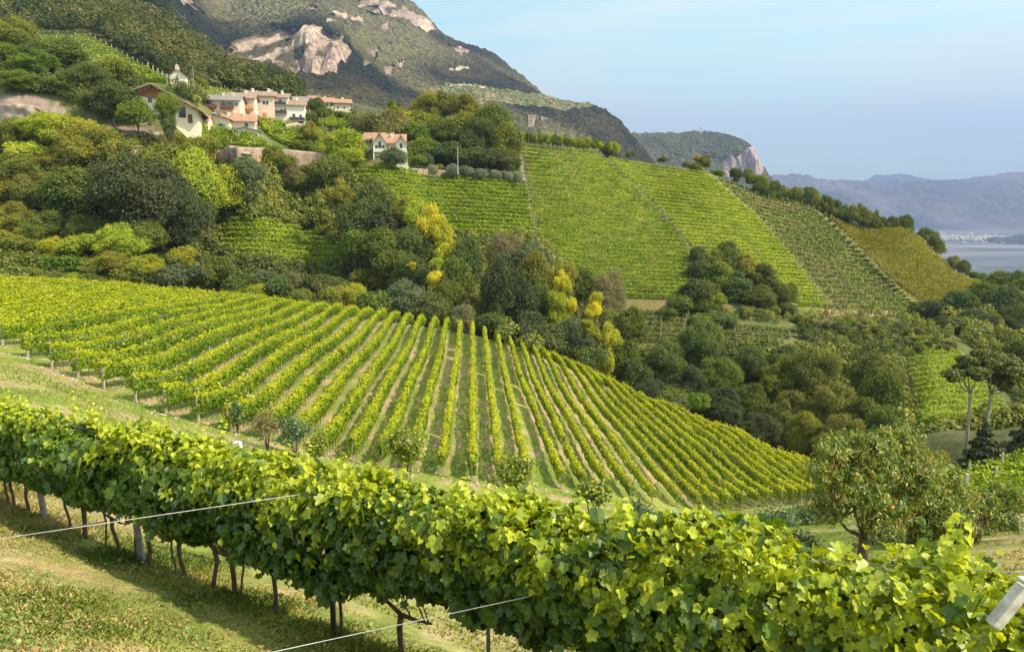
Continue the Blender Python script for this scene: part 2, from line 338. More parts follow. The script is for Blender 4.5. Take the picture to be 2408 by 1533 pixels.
M['brownwood'] = simple('brown_wood', (.22, .10, .06), (.13, .06, .035), 4, .8, .2, 20)
M['orangewood'] = simple('orange_wood', (.60, .28, .09), (.48, .22, .07), 4, .8, .2, 20)
def tiles(name, c1, c2):
    m, N, L, o = sh(name); b = N.new('ShaderNodeBsdfPrincipled'); b.inputs['Roughness'].default_value = .85; tc = N.new('ShaderNodeTexCoord')
    nz = noise(N, L, 1.2, 6, tc.outputs['Object'], .7); r = ramp(N, [c1, c2], [.35, .65]); L.new(nz.outputs['Fac'], r.inputs[0]); L.new(r.outputs[0], b.inputs['Base Color'])
    wv = N.new('ShaderNodeTexWave'); wv.inputs['Scale'].default_value = 4.0; wv.inputs['Distortion'].default_value = .6; L.new(tc.outputs['Object'], wv.inputs['Vector'])
    bp = N.new('ShaderNodeBump'); bp.inputs['Strength'].default_value = .6; bp.inputs['Distance'].default_value = .08; L.new(wv.outputs['Fac'], bp.inputs['Height']); L.new(bp.outputs[0], b.inputs['Normal'])
    L.new(b.outputs[0], o.inputs[0]); return m
M['tile'] = tiles('terracotta_tiles', (.46, .30, .23), (.26, .17, .14)); M['otile'] = tiles('orange_tiles', (.56, .31, .20), (.34, .19, .13)); M['gtile'] = tiles('grey_tiles', (.33, .29, .28), (.24, .2, .19))
def stonemat():
    m, N, L, o = sh('stone_masonry'); b = N.new('ShaderNodeBsdfPrincipled'); b.inputs['Roughness'].default_value = .9; tc = N.new('ShaderNodeTexCoord')
    v = N.new('ShaderNodeTexVoronoi'); v.inputs['Scale'].default_value = 2.2; L.new(tc.outputs['Object'], v.inputs['Vector'])
    r = ramp(N, [(.50, .36, .30), (.36, .25, .20), (.44, .34, .27)]); L.new(v.outputs['Color'], r.inputs[0])
    v2 = N.new('ShaderNodeTexVoronoi'); v2.feature = 'DISTANCE_TO_EDGE'; v2.inputs['Scale'].default_value = 2.2; L.new(tc.outputs['Object'], v2.inputs['Vector'])
    r2 = ramp(N, [(.45, .45, .45), (1, 1, 1)], [0, .12]); L.new(v2.outputs['Distance'], r2.inputs[0])
    nz = noise(N, L, .5, 5, tc.outputs['Object']); r3 = ramp(N, [(.75, .75, .7), (1.25, 1.2, 1.2)], [.35, .65]); L.new(nz.outputs['Fac'], r3.inputs[0])
    c = mixc(N, L, 1.0, r.outputs[0], r2.outputs[0], 'MULTIPLY'); c = mixc(N, L, 1.0, c, r3.outputs[0], 'MULTIPLY'); L.new(c, b.inputs['Base Color'])
    bp = N.new('ShaderNodeBump'); bp.inputs['Strength'].default_value = .7; bp.inputs['Distance'].default_value = .1; L.new(v2.outputs['Distance'], bp.inputs['Height']); L.new(bp.outputs[0], b.inputs['Normal'])
    L.new(b.outputs[0], o.inputs[0]); return m
M['stone'] = stonemat()
M['crag'] = simple('crag_rock', (.52, .40, .36), (.26, .19, .16), .5, .95, 1.0, 2.2, .1, det=7)
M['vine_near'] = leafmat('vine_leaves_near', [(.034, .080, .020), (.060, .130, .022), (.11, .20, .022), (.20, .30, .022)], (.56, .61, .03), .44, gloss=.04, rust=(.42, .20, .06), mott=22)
M['vine_low'] = leafmat('vine_leaves_lower', [(.08, .16, .012), (.16, .26, .014), (.28, .36, .016), (.42, .42, .02)], (.58, .56, .02), .42, gloss=.015)
M['vine_mid'] = leafmat('vine_leaves_slope', [(.11, .18, .018), (.20, .29, .022), (.31, .39, .028), (.45, .44, .035)], (.50, .54, .04), .38, gloss=.015)
M['vine_dark'] = leafmat('vine_leaves_deep', [(.07, .12, .018), (.12, .18, .02), (.20, .25, .025)], (.34, .38, .04), .38, gloss=.015)
M['vine_lime'] = leafmat('vine_leaves_lime', [(.14, .22, .018), (.25, .35, .022), (.38, .45, .028), (.54, .50, .035)], (.60, .60, .04), .38, gloss=.015)
M['vine_dull'] = leafmat('vine_leaves_dull', [(.10, .12, .025), (.18, .19, .03), (.28, .26, .045), (.40, .33, .06)], (.36, .36, .06), .35, gloss=.015)
M['vine_gold'] = leafmat('vine_leaves_golden', [(.11, .14, .018), (.20, .21, .022), (.31, .28, .028), (.42, .27, .03)], (.44, .37, .04), .38, gloss=.015)
M['peach'] = leafmat('peach_leaves', [(.06, .12, .015), (.12, .20, .02), (.22, .29, .03), (.38, .36, .05), (.48, .24, .06)], None, .35, gloss=.06)
M['crown'] = leafmat('tree_leaves', [(.42, .60, .55), (.80, .92, .85), (1.15, 1.1, 1.0), (1.6, 1.4, 1.05)], None, .34, objcol=True, gloss=.015)
M['forest'] = None
M['grass'] = leafmat('grass_blades', [(.11, .17, .02), (.20, .26, .03), (.38, .36, .08), (.56, .42, .20)], None, .3, gloss=.04)
M['straw'] = leafmat('dry_litter', [(.42, .30, .16), (.50, .30, .16), (.30, .15, .07)], None, .2, gloss=.015)
M['weed'] = leafmat('weeds', [(.10, .18, .03), (.16, .26, .04), (.26, .33, .07)], None, .3)
RN = np.random.RandomState(11); random.seed(4)
# ================================================================== SETTING: land
def polyI(ptl): return ptl
FA = [(1222,345),(1402,362),(1450,395),(1540,490),(1612,572),(1640,640),(1625,712),(1490,706),(1390,700),(1330,640),(1262,562),(1240,440)]
FB = [(1420,362),(1662,403),(1780,510),(1880,640),(1955,728),(1870,728),(1620,580),(1540,480)]
FC = [(1670,407),(1910,480),(2000,580),(2080,660),(2150,738),(1955,732),(1890,640),(1790,515)]
FD = [(1915,481),(2140,545),(2320,668),(2290,700),(2200,722),(2150,725),(2010,580)]
FE = [(815,398),(1205,425),(1240,440),(1248,500),(1258,562),(1020,552),(950,500),(870,440)]
FF = [(512,526),(640,530),(760,560),(855,642),(560,635),(520,590)]
FG = [(1470,700),(1640,700),(1640,735),(1600,805),(1500,805)]; FH = [(1685,765),(1875,778),(1800,835),(1690,835)]
FI = [(2130,800),(2210,798),(2260,850),(2340,960),(2190,1010)]
WOODS = [[(-200,290),(330,325),(520,400),(800,400),(860,440),(1020,552),(1258,562),(1400,700),(1490,710),(1500,850),(1700,850),(2130,800),(2190,1010),(2420,1060),(2420,1150),(1900,1100),(1340,870),(1100,790),(500,700),(-200,670)]]
CRAG = [[(-40,225),(110,228),(150,262),(140,300),(-40,290)],[(250,292),(360,298),(450,330),(520,345),(440,352),(330,335),(255,320)]]
nu, nv = 620, 640
uu = np.linspace(-1.35, 1.35, nu); ss = np.linspace(math.log(.9), math.log(900), nv)
US, SS = np.meshgrid(uu, ss); ZQ = Q(US, SS); YY = np.exp(SS); XX = US * YY; ZZ = ZQ * YY
PX, PY = pix(XX, YY, ZZ)
n1 = fbm(XX * .35, YY * .35, 4); n2 = fbm(XX * .08 + 9, YY * .08, 4); n3 = fbm(XX * 1.6, YY * 1.6 + 4, 3)
def mix3(a, b, t): t = np.clip(t, 0, 1)[..., None]; return np.array(a) * (1 - t) + np.array(b) * t
g = mix3((.15,.205,.035), (.29,.30,.07), .5 + n1 * .9 + n2 * .9)
g = mix3(g, (.34,.25,.15), (n1 + n3 * .8 - .22) * 3.2)
m = (YY < 20); g[m] = mix3(g, (.36,.29,.15), .3 + n1)[m]
def zone(poly, col, ylo, yhi, k=1.0, jit=6):
    global g
    m = inpoly(PX + n2 * jit * 3, PY + n1 * jit, poly) & (YY > ylo) & (YY < yhi)
    g[m] = (g * (1 - k) + np.array(col) * k)[m] if np.ndim(col) == 1 else mix3(g, col, k * np.ones_like(YY))[m]
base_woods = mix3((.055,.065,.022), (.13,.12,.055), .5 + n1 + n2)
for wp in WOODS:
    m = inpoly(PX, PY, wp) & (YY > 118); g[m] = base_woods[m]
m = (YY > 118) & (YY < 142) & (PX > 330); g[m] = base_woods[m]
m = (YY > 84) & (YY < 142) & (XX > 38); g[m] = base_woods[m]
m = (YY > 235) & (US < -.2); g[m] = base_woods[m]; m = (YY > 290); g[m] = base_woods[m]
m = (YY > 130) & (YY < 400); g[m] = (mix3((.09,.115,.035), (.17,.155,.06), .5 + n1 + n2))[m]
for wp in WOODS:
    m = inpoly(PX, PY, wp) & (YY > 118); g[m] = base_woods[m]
slope_grass = mix3((.15,.20,.03), (.27,.25,.06), .5 + n1 * 1.2)
soil = mix3((.40,.26,.16), (.28,.2,.11), .5 + n1 * 1.3); slope_grass = mix3(slope_grass, (.36,.24,.14), (n3 + n1 * .7 - .18) * 4)
for poly, ly, hy in ((FA,165,300),(FB,165,300),(FE,150,240),(FF,150,200),(FI,80,165)):
    m = inpoly(PX, PY, poly) & (YY > ly) & (YY < hy); g[m] = slope_grass[m]
gc = mix3(slope_grass, (.30,.21,.10), (n1 * 1.5 + n2 + .35) * 1.1)
m = inpoly(PX, PY, FC) & (YY > 165) & (YY < 300); g[m] = gc[m]
gd = mix3((.24,.22,.05), (.33,.27,.08), .5 + n1); m = inpoly(PX, PY, FD) & (YY > 165) & (YY < 320); g[m] = gd[m]
for poly in (FG, FH): m = inpoly(PX, PY, poly) & (YY > 130) & (YY < 190); g[m] = (soil[m] * .28 + slope_grass[m] * .35)
for poly in ([(1228,345),(1238,345),(1250,440),(1262,562),(1252,566),(1238,450)], [(480,620),(505,540),(520,545),(505,600),(490,635)], [(1950,728),(2160,735),(2140,745),(1880,738)]):
    m = inpoly(PX, PY, poly) & (YY > 125) & (YY < 300); g[m] = soil[m]
scrub = mix3((.10,.12,.035), (.28,.21,.12), .30 + n1 * 1.4 + n2)
m = inpoly(PX, PY, [(1870,745),(2180,745),(2260,800),(2120,830),(1900,830)]) & (YY > 120) & (YY < 200); g[m] = scrub[m]
m = inpoly(PX, PY, [(820,560),(1262,562),(1262,700),(820,700)]) & (YY > 140); g[m] = base_woods[m]
for poly in CRAG: m = inpoly(PX + n1 * 20, PY + n3 * 10, poly) & (YY > 120) & (YY < 250); g[m] = mix3((.36,.27,.24), (.22,.16,.14), .5 + n3 + n1)[m]
m = (YY > 150) & (YY < 330); g[m] = (base_woods * 1.5)[m] if False else g[m]
m = inpoly(PX, PY, [(2130,1000),(2460,950),(2460,1135),(2150,1135)]) & (YY > 40) & (YY < 150); g[m] = base_woods[m]
kgreen = mix3((.06,.09,.025), (.12,.14,.04), .5 + n1)
for poly in ([(420,290),(620,300),(820,380),(560,350),(440,330)], [(590,270),(760,300),(900,310),(860,345),(700,350)], [(720,250),(860,290),(930,330),(760,320)], [(60,80),(220,80),(420,200),(560,215),(450,240),(200,185)]):
    m = inpoly(PX, PY, poly) & (YY > 150) & (YY < 420); g[m] = kgreen[m]
g *= np.clip(1 + .35 * n3, .6, 1.4)[..., None]
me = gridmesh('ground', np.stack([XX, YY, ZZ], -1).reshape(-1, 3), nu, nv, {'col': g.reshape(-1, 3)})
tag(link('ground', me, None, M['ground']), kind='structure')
# ground behind the camera
bk = MB(); bk.prism([(-3,.95,-2.4),(3,.95,-2.4),(12,-14,1.0),(-12,-14,1.0)], [(-3,.95,-3.4),(3,.95,-3.4),(12,-14,-1),(-12,-14,-1)])
tag(bk.build('terrace_ground', simple('terrace_grass', (.14,.17,.04), (.22,.2,.07), 2)), kind='structure')
# valley floor
fx = np.linspace(-16000, 22000, 220); fy = np.linspace(500, 20000, 200); FX, FY = np.meshgrid(fx, fy)
strip = np.sin(FX * .006 + FY * .011 + fbm(FX * .0004, FY * .0004, 2) * 4); nn = fbm(FX * .002, FY * .002, 3)
vc = mix3((.14,.19,.11), (.38,.38,.36), np.clip(strip * .7 + nn * 1.2 + .1, 0, 1))
me = gridmesh('valley_floor', np.stack([FX, FY, np.full_like(FX, -292.)], -1).reshape(-1, 3), 220, 200, {'col': vc.reshape(-1, 3)})
def valleymat():
    m, N_, L_, o = sh('valley_fields'); b = N_.new('ShaderNodeBsdfPrincipled'); b.inputs['Roughness'].default_value = .9; tc = N_.new('ShaderNodeTexCoord')
    mp_ = N_.new('ShaderNodeMapping'); mp_.inputs['Rotation'].default_value = (0, 0, .5); mp_.inputs['Scale'].default_value = (.0012, .0075, 1); L_.new(tc.outputs['Object'], mp_.inputs[0])
    v = N_.new('ShaderNodeTexVoronoi'); v.inputs['Scale'].default_value = 1.0; L_.new(mp_.outputs[0], v.inputs['Vector']); r = ramp(N_, [(.04,.05,.055), (.09,.09,.10), (.14,.13,.15), (.30,.27,.30)], [0, .4, .62, 1])
    L_.new(v.outputs['Color'], r.inputs[0]); L_.new(r.outputs[0], b.inputs['Base Color']); L_.new(b.outputs[0], o.inputs[0]); return m
tag(link('valley_floor', me, None, valleymat()), kind='structure')
# ------------------------------------------------------------------ mountains
def sheet(name, cols, nc, nk, mat, colfn, disp, fine):
    px = np.array([c[0] for c in cols], float); K = np.array([[k for k in c[1:]] for c in cols], float)   # columns x knots x (py, Y)
    cx = np.linspace(px[0], px[-1], nc); kk = np.linspace(0, K.shape[1] - 1, nk)
    out = np.zeros((nk, nc, 2))
    tmp = np.array([[np.interp(kk, np.arange(K.shape[1]), K[i, :, j]) for j in (0, 1)] for i in range(len(px))])  # cols,2,nk
    ks = 5; kern = np.hanning(ks + 2)[1:-1]; kern /= kern.sum()
    for j in (0, 1):
        for r in range(nk): out[r, :, j] = np.interp(cx, px, tmp[:, j, r])
    for j in (0, 1):   # round off the kinks between survey columns
        wd = max(3, nc // 40); kr = np.hanning(wd * 2 + 3)[1:-1]; kr /= kr.sum(); pad = np.pad(out[:, :, j], ((0, 0), (wd, wd)), 'edge')
        out[:, :, j] = np.array([np.convolve(pad[r], kr, 'valid') for r in range(nk)])
    PXg = np.broadcast_to(cx, (nk, nc)); u, q = ray(PXg, out[:, :, 0]); Y = out[:, :, 1]
    x = u * Y; z = q * Y
    c, rock = colfn(PXg, out[:, :, 0], x, Y, z)
    f1 = fbm(x / disp, Y / disp + z / disp, 5); f2 = fbm(x / fine + 50, Y / fine, 3); gully = fbm(x / (disp * .35), z / (disp * 2.2), 5)
    env = np.clip(kk / 1.0, 0, 1)[:, None]
    z = z + env * (f1 * disp * .16 + (1 - rock) * f2 * fine * .55); Y2 = Y + env * (rock * gully * disp * .55 + (1 - rock) * f1 * disp * .3)
    me = gridmesh(name, np.stack([x, Y2, z], -1).reshape(-1, 3), nc, nk, {'col': c.reshape(-1, 3), 'rocky': np.ascontiguousarray(rock).ravel()}, smooth=False)
    return tag(link(name, me, None, mat), kind='structure')
CL = [[(512,106),(560,95),(605,108),(640,90),(655,68),(720,55),(765,60),(800,88),(832,122),(822,152),(802,142),(792,178),(742,180),(705,160),(690,176),(620,152),(590,138),(560,126)],
      [(858,122),(886,112),(884,150),(862,156)],[(912,160),(932,155),(930,180),(914,182)],[(936,150),(960,145),(955,170)],[(820,45),(850,38),(862,58),(830,66)],[(770,42),(812,34),(820,48),(790,60)],
      [(395,-20),(470,-20),(455,12),(420,18)],[(800,-30),(905,-20),(965,28),(1035,66),(1005,74),(940,45),(880,16)],[(1050,96),(1090,118),(1085,132),(1040,112)],[(1240,278),(1262,280),(1255,296),(1242,292)],[(1275,272),(1300,280),(1292,292),(1278,288)],
      [(340,-20),(372,-10),(382,20),(360,16)],[(720,15),(745,8),(748,24),(730,30)]]
def mcol(px, py, x, y, z):
    a = fbm(x * .004, y * .004, 4); b = fbm(x * .02, z * .02, 3); c = mix3((.022,.025,.014), (.072,.060,.028), .48 + a * 1.5 + b * .9)
    c = mix3(c, (.17,.15,.08), (fbm(x * .0021 + 3, y * .0021, 3) - .12) * 3)
    shelf = inpoly(px, py, [(1000,205),(1140,198),(1290,226),(1400,250),(1330,262),(1200,245),(1060,235),(1000,228)]); c[shelf] = mix3((.15,.17,.07), (.24,.21,.11), .5 + b)[shelf]
    rock = np.zeros_like(px)
    jx = px + 22 * fbm(x * .012, z * .012, 4); jy = py + 16 * fbm(x * .015 + 4, z * .015, 4)
    for p in CL: rock[inpoly(jx, jy, p)] = 1
    bare = (fbm(x * .010 + 7, z * .006, 4) > .40) & (py < 150); rock[bare] = .8
    rc = mix3((.72,.54,.44), (.40,.30,.25), .5 + fbm(x * .03, z * .008, 4) * 1.6)
    rc = mix3(rc, (.12,.11,.06), (fbm(x * .025, z * .03, 4) - .12) * 6)
    road = inpoly(px, py, [(1050,207),(1075,201),(1140,203),(1142,206),(1078,204),(1056,209)]) | inpoly(px, py, [(1055,166),(1100,162),(1102,167),(1060,170)]); rock_ = rock[..., None]
    c = c * (1 - rock_) + rc * rock_; c[road] = (.6, .5, .45); return c, rock
COLS2 = [(250,(20,800),(0,1000),(-40,1300),(-80,1350),(-150,1700),(-250,2100),(-350,2500),(-200,3000)),
 (340,(60,800),(30,1000),(-10,1300),(-60,1360),(-120,1700),(-220,2100),(-330,2500),(-200,3000)),
 (520,(180,800),(150,1000),(116,1350),(92,1400),(40,1750),(-60,2150),(-200,2500),(-100,3000)),
 (640,(230,800),(190,1050),(152,1400),(88,1480),(30,1800),(-50,2200),(-120,2500),(0,3000)),
 (720,(260,800),(215,1050),(172,1400),(62,1480),(20,1850),(-50,2250),(-90,2550),(50,3000)),
 (790,(290,800),(240,1050),(172,1400),(80,1480),(20,1900),(-30,2250),(-40,2600),(100,3000)),
 (830,(310,800),(260,1050),(160,1500),(120,1560),(50,1900),(10,2300),(-10,2600),(100,3000)),
 (900,(330,800),(285,1050),(215,1500),(180,1560),(100,1950),(30,2300),(-6,2600),(120,3000)),
 (960,(330,800),(290,1050),(230,1500),(200,1600),(130,1950),(40,2300),(0,2600),(150,3000)),
 (1030,(335,800),(295,1050),(240,1500),(215,1700),(160,1950),(104,2300),(70,2600),(180,3000)),
 (1090,(340,800),(302,1050),(255,1500),(220,1720),(180,1950),(130,2300),(104,2600),(200,3000)),
 (1150,(345,800),(310,1050),(270,1500),(225,1750),(200,1950),(160,2300),(124,2600),(230,3000)),
 (1220,(355,800),(330,1050),(285,1500),(245,1750),(222,1950),(195,2250),(172,2500),(280,3000)),
 (1290,(370,800),(350,1050),(300,1500),(262,1750),(240,1950),(233,2100),(228,2300),(330,2800)),
 (1400,(420,800),(400,1050),(335,1500),(290,1750),(262,1950),(254,2000),(247,2100),(350,2600)),
 (1440,(450,800),(430,1050),(370,1500),(320,1700),(287,1850),(278,1900),(270,1950),(380,2500)),
 (1480,(500,800),(480,1050),(440,1400),(400,1600),(345,1750),(325,1800),(310,1850),(420,2400)),
 (1540,(560,800),(540,1050),(500,1400),(470,1600),(420,1700),(400,1720),(390,1750),(450,2300)),
 (1800,(700,800),(680,1050),(640,1400),(620,1600),(600,1700),(590,1720),(590,1750),(620,2200))]
sheet('mountain', COLS2, 900, 420, M['rock'], mcol, 170, 14)
def m3col(px, py, x, y, z):
    a = fbm(x * .004, y * .004, 4); b = fbm(x * .015, z * .015, 3); c = mix3((.075,.08,.042), (.13,.12,.06), .5 + a + b)
    rock = np.zeros_like(px); jx = px + 14 * fbm(x * .01, z * .01, 4); rock[inpoly(jx, py, [(1690,372),(1730,360),(1742,352),(1786,340),(1792,405),(1740,420),(1700,410)])] = 1
    rc = mix3((.56,.43,.40), (.30,.25,.25), .5 + fbm(x * .03, z * .006, 4) * 1.8); r_ = rock[..., None]; return c * (1 - r_) + rc * r_, rock
COLS3 = [(1380,(460,2400),(400,2800),(372,3000),(352,3050),(330,3200),(318,3500),(420,4200)),
 (1480,(460,2400),(400,2800),(372,3000),(352,3050),(328,3200),(314,3500),(420,4200)),
 (1600,(465,2400),(410,2800),(376,3000),(356,3050),(334,3200),(315,3500),(420,4200)),
 (1630,(465,2400),(410,2800),(378,3000),(358,3050),(330,3200),(308,3500),(420,4200)),
 (1690,(470,2400),(420,2800),(392,3000),(352,3050),(330,3150),(311,3450),(420,4000)),
 (1740,(480,2400),(440,2800),(408,3000),(350,3060),(336,3150),(326,3300),(420,3900)),
 (1772,(490,2400),(450,2800),(410,3000),(360,3040),(354,3080),(348,3150),(430,3800)),
 (1788,(500,2400),(455,2800),(412,3000),(396,3030),(388,3060),(380,3100),(440,3700)),
 (1806,(520,2400),(480,2800),(440,2900),(425,2950),(414,3000),(406,3050),(450,3600)),
 (1850,(560,2400),(530,2800),(500,2850),(490,2900),(480,2950),(470,3000),(500,3500))]
sheet('headland', COLS3, 420, 200, M['rock'], m3col, 150, 16)
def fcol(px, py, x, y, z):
    a = fbm(x * .0012, z * .002, 4); c = mix3((.06,.065,.065), (.17,.135,.15), .5 + a * 1.8); return c, np.zeros_like(px)  # purplish rock tone, with some violet of the haze mixed into the colour
def colf(lst): return [(p, (545, 6900), (520, 7600), ((a + 500) / 2 , 8300), (a + 22, 9200), (a, 9800), (a + 80, 11500)) for p, a in lst]
sheet('far_range', colf([(1500,430),(1820,414),(1872,410),(1930,422),(2050,424),(2150,423),(2200,419),(2300,412),(2408,403),(2700,390),(3200,400)]), 380, 120, M['far'], fcol, 500, 60)
sheet('distant_ridge', [(p, (520, 13000), (500, 13500), (a, 15000), (a + 60, 17000)) for p, a in [(1500,440),(2000,428),(2060,415),(2110,411),(2150,414),(2220,425),(2600,430)]], 120, 40, M['far'], fcol, 500, 60)
sheet('valley_hill', [(p, (620, 4200), (a + 18, 4700), (a, 5200), (620, 6000)) for p, a in [(2240,600),(2290,575),(2340,556),(2408,545),(2550,530),(2800,560)]], 120, 50, M['far'], fcol, 260, 40)
# ================================================================== VINE ROWS
def unitpost():
    b = MB(); b.prism([(-.5,-.5,0),(.5,-.5,0),(.5,.5,0),(-.5,.5,0)], [(-.42,-.42,1),(.42,-.42,1),(.42,.42,1),(-.42,.42,1)]); return b.mesh('post')
POST = unitpost(); POST.materials.append(M['concrete'])
POSTW = unitpost(); POSTW.materials.append(M['wood'])
def put_post(root, p, h, wd, lean=(0, 0), me=None, name='post'):
    o = bpy.data.objects.new(name, me or POST); COL.objects.link(o); o.parent = root
    o.location = (p[0], p[1], p[2] - .25); o.scale = (wd, wd, h + .25); o.rotation_euler = (lean[0], lean[1], 0); return o
def vine_row(label, group, G, mat, low=.75, top=2.0, hw=.32, ls=.15, cover=1.6, posts=6.0, ph=2.05, pw=.09, endlean=0., stems=False, young=.35, gaps=0.0, wob=.35, frame=None):
    """G: ground line (n,3). foliage wall on posts; root sits at the start of the row"""
    seg = np.linalg.norm(np.diff(G, axis=0), axis=1); cum = np.concatenate([[0], np.cumsum(seg)]); Ln = cum[-1]
    root = empty('vine_row', tuple(G[0])); tag(root, label, 'vine row', group)
    per = 2 * (top - low) + 2 * hw; ym = float(np.median(G[:, 1])); area = ls * ls * .55
    n_ = int(Ln * per * cover / area)
    ex_ = min(.45, Ln * .05); t = RN.rand(n_) * (Ln + 2 * ex_) - ex_; c = np.stack([np.interp(t, cum, G[:, i]) for i in range(3)], 1); c += np.clip(t, -9, 0)[:, None] * nrm(G[1:2] - G[0:1]) + np.clip(t - Ln, 0, 9)[:, None] * nrm(G[-1:] - G[-2:-1])
    d = nrm(np.gradient(G, axis=0)); dx = np.stack([np.interp(t, cum, d[:, i]) for i in range(3)], 1); side = nrm(np.stack([dx[:, 1], -dx[:, 0], np.zeros(n_)], 1))
    a = RN.rand(n_) * 2 * PI; seed = RN.rand() * 90
    lump = 1 + wob * (fbm(t * .9 + seed, a * .8 + seed, 3)) * 1.3
    if gaps: keep = vnoise(t * .5 + seed, t * 0 + seed) > (-.5 + gaps); 
    r = np.sqrt(RN.rand(n_)) * .35 + .72; r = np.clip(r, 0, 1.12) * lump
    cs_, sn_ = np.cos(a), np.sin(a); ex = np.sign(cs_) * np.abs(cs_) ** .7; ez = np.sign(sn_) * np.abs(sn_) ** .75
    hc, hh = (low + top) / 2, (top - low) / 2
    topn = hh * (1 + .35 * fbm(t * .55 + seed, t * 0 + 3.3, 3)); botn = hh * (1 + .5 * fbm(t * .7 + seed, t * 0 + 9.3, 3))
    off = hw * r * ex; hz = hc + np.where(ez > 0, topn, botn) * ez * np.minimum(r, 1.1)
    shoots = RN.rand(n_) < .08; hz = hz + shoots * RN.rand(n_) * .48 * (sn_ > .2)
    pos = c + side * off[:, None]; pos[:, 2] += hz; pos -= G[0]
    nr = side * (cs_)[:, None] + np.array([0, 0, 1.0]) * (.35 + .9 * sn_)[:, None] + RN.normal(size=(n_, 3)) * .55
    tint = np.clip(.38 + .5 * fbm(t * .25 + seed, t * 0, 2) + RN.normal(size=n_) * .2, 0, 1)
    yg = np.clip((hz - (top - .45)) / .6, 0, 1) * young * (.4 + 1.2 * RN.rand(n_))
    sel = np.ones(n_, bool)
    if gaps: sel = keep
    leaves('foliage', pos[sel], nr[sel], (ls * (.7 + .6 * RN.rand(n_)))[sel], {'tint': tint[sel], 'young': np.clip(yg, 0, 1)[sel]}, mat, root)
    if posts:
        k = max(2, int(round(Ln / posts)) + 1); tt = np.linspace(0, Ln, k)
        for i, q_ in enumerate(tt):
            p = np.array([np.interp(q_, cum, G[:, j]) for j in range(3)]) - G[0]; jl = (random.uniform(-.03, .03), random.uniform(-.04, .04))
            if endlean and i in (0, k - 1):
                dd = d[0] if i == 0 else -d[-1]; jl = (dd[1] * endlean, -dd[0] * endlean)
                # leaning outward: foot toward the row's inside is wrong way round, so flip
                jl = (jl[0], jl[1])
            put_post(root, p, ph * random.uniform(.95, 1.06), pw * (1.25 if i in (0, k - 1) else 1), jl)
    if stems:
        sb = MB(); k = int(Ln / 1.0)
        for i in range(k):
            q_ = (i + .5) * Ln / k; p = np.array([np.interp(q_, cum, G[:, j]) for j in range(3)]) - G[0]
            sb.tube([(p[0], p[1], p[2] - .05), (p[0] + random.uniform(-.06, .06), p[1] + random.uniform(-.06, .06), p[2] + low + .25)], [.028, .02], 4)
        so_ = sb.build('vine_stems', M['bark'], root); so_['kind'] = 'stuff'
    return root
def gl(a, b, n, ya, yb, bow=0.0):
    """ground line between two surveyed ends (photo position, metres away)"""
    ua, _ = ray(*a); ub, _ = ray(*b); A_ = np.array([ua * ya, ya]); B_ = np.array([ub * yb, yb]); t = np.linspace(0, 1, n)[:, None]
    p = A_ * (1 - t) + B_ * t; pr = np.array([-(B_ - A_)[1], (B_ - A_)[0]]) / (np.linalg.norm(B_ - A_) + 1e-9); p = p + pr * (np.sin(t * PI) * bow)
    return np.column_stack([p, gz(p[:, 0], p[:, 1])])
assert len(near) == len(farr)
LOWROWS = []
for k, (a, b) in enumerate(zip(near, farr)): LOWROWS.append(gl(a[:2], b[:2], 14, a[2], b[2], 0))
# rows further left, beyond the frame at their near ends
left_rows = []
for na, fb in LEFTLINES:
    t = np.linspace(0, 1, 14)[:, None]; p = (na * (1 - t) + fb * t)[:, :2]; left_rows.append(np.column_stack([p, gz(p[:, 0], p[:, 1])]))
allrows = left_rows[::-1] + LOWROWS
soilv, soilf, soila = [], [], []
for k, G in enumerate(allrows):
    ym = float(G[:, 1].mean()); vis = G
    x0 = G[0, 0]
    lab = 'vine row in the sunlit lower vineyard, %s from its left edge' % nth(k + 1)
    if k < 23: ls = .21
    else: ls = .17
    yellow = k > 40
    vine_row(lab, 'vine rows of the lower vineyard', G, M['vine_low'], low=.72, top=1.95 if k < 40 else 1.8, hw=.31 if k < 38 else .27, ls=ls, cover=1.45 if k < 38 else 1.3, posts=5.5 if k > 20 else 7, ph=2.0, pw=.10, endlean=0, stems=(23 <= k < 36), young=.7 if k < 38 else .95, wob=.62, gaps=.07)
    if k > 20:
        n_ = 60; t = np.linspace(0, 1, n_); c = np.column_stack([np.interp(t, np.linspace(0, 1, len(G)), G[:, i]) for i in range(2)]); d = nrm(np.gradient(c, axis=0)); sd = np.column_stack([d[:, 1], -d[:, 0]])
        i0 = len(soilv) and sum(len(v) for v in soilv)
        wd = .62; cols_ = []
        for j, o_ in enumerate((-wd, -wd * .6, 0, wd * .6, wd)):
            p = c + sd * (o_ + .12 * fbm(t * 40 + k, t * 0 + j, 3))[:, None]; cols_.append(np.column_stack([p, gz(p[:, 0], p[:, 1]) + .05 - (.14 if j in (0, 4) else 0)]))
        V = np.stack(cols_, 1).reshape(-1, 3); soilv.append(V); ii = np.arange(n_ * 5).reshape(n_, 5) + i0
        soilf.append(np.stack([ii[:-1, :-1], ii[:-1, 1:], ii[1:, 1:], ii[1:, :-1]], -1).reshape(-1))
SV = np.concatenate(soilv); sn1 = fbm(SV[:, 0] * .5, SV[:, 1] * .5, 4); scol = mix3((.36,.26,.15), (.17,.20,.05), .62 + sn1 * 2.4 - np.clip((SV[:, 0] - 2) / 60, -.3, .12))
SFc = np.concatenate(soilf); me = fastmesh('soil', SV, np.arange(0, len(SFc), 4), SFc, {'col': scol}, True)
tag(link('soil', me, None, M['ground']), kind='structure')

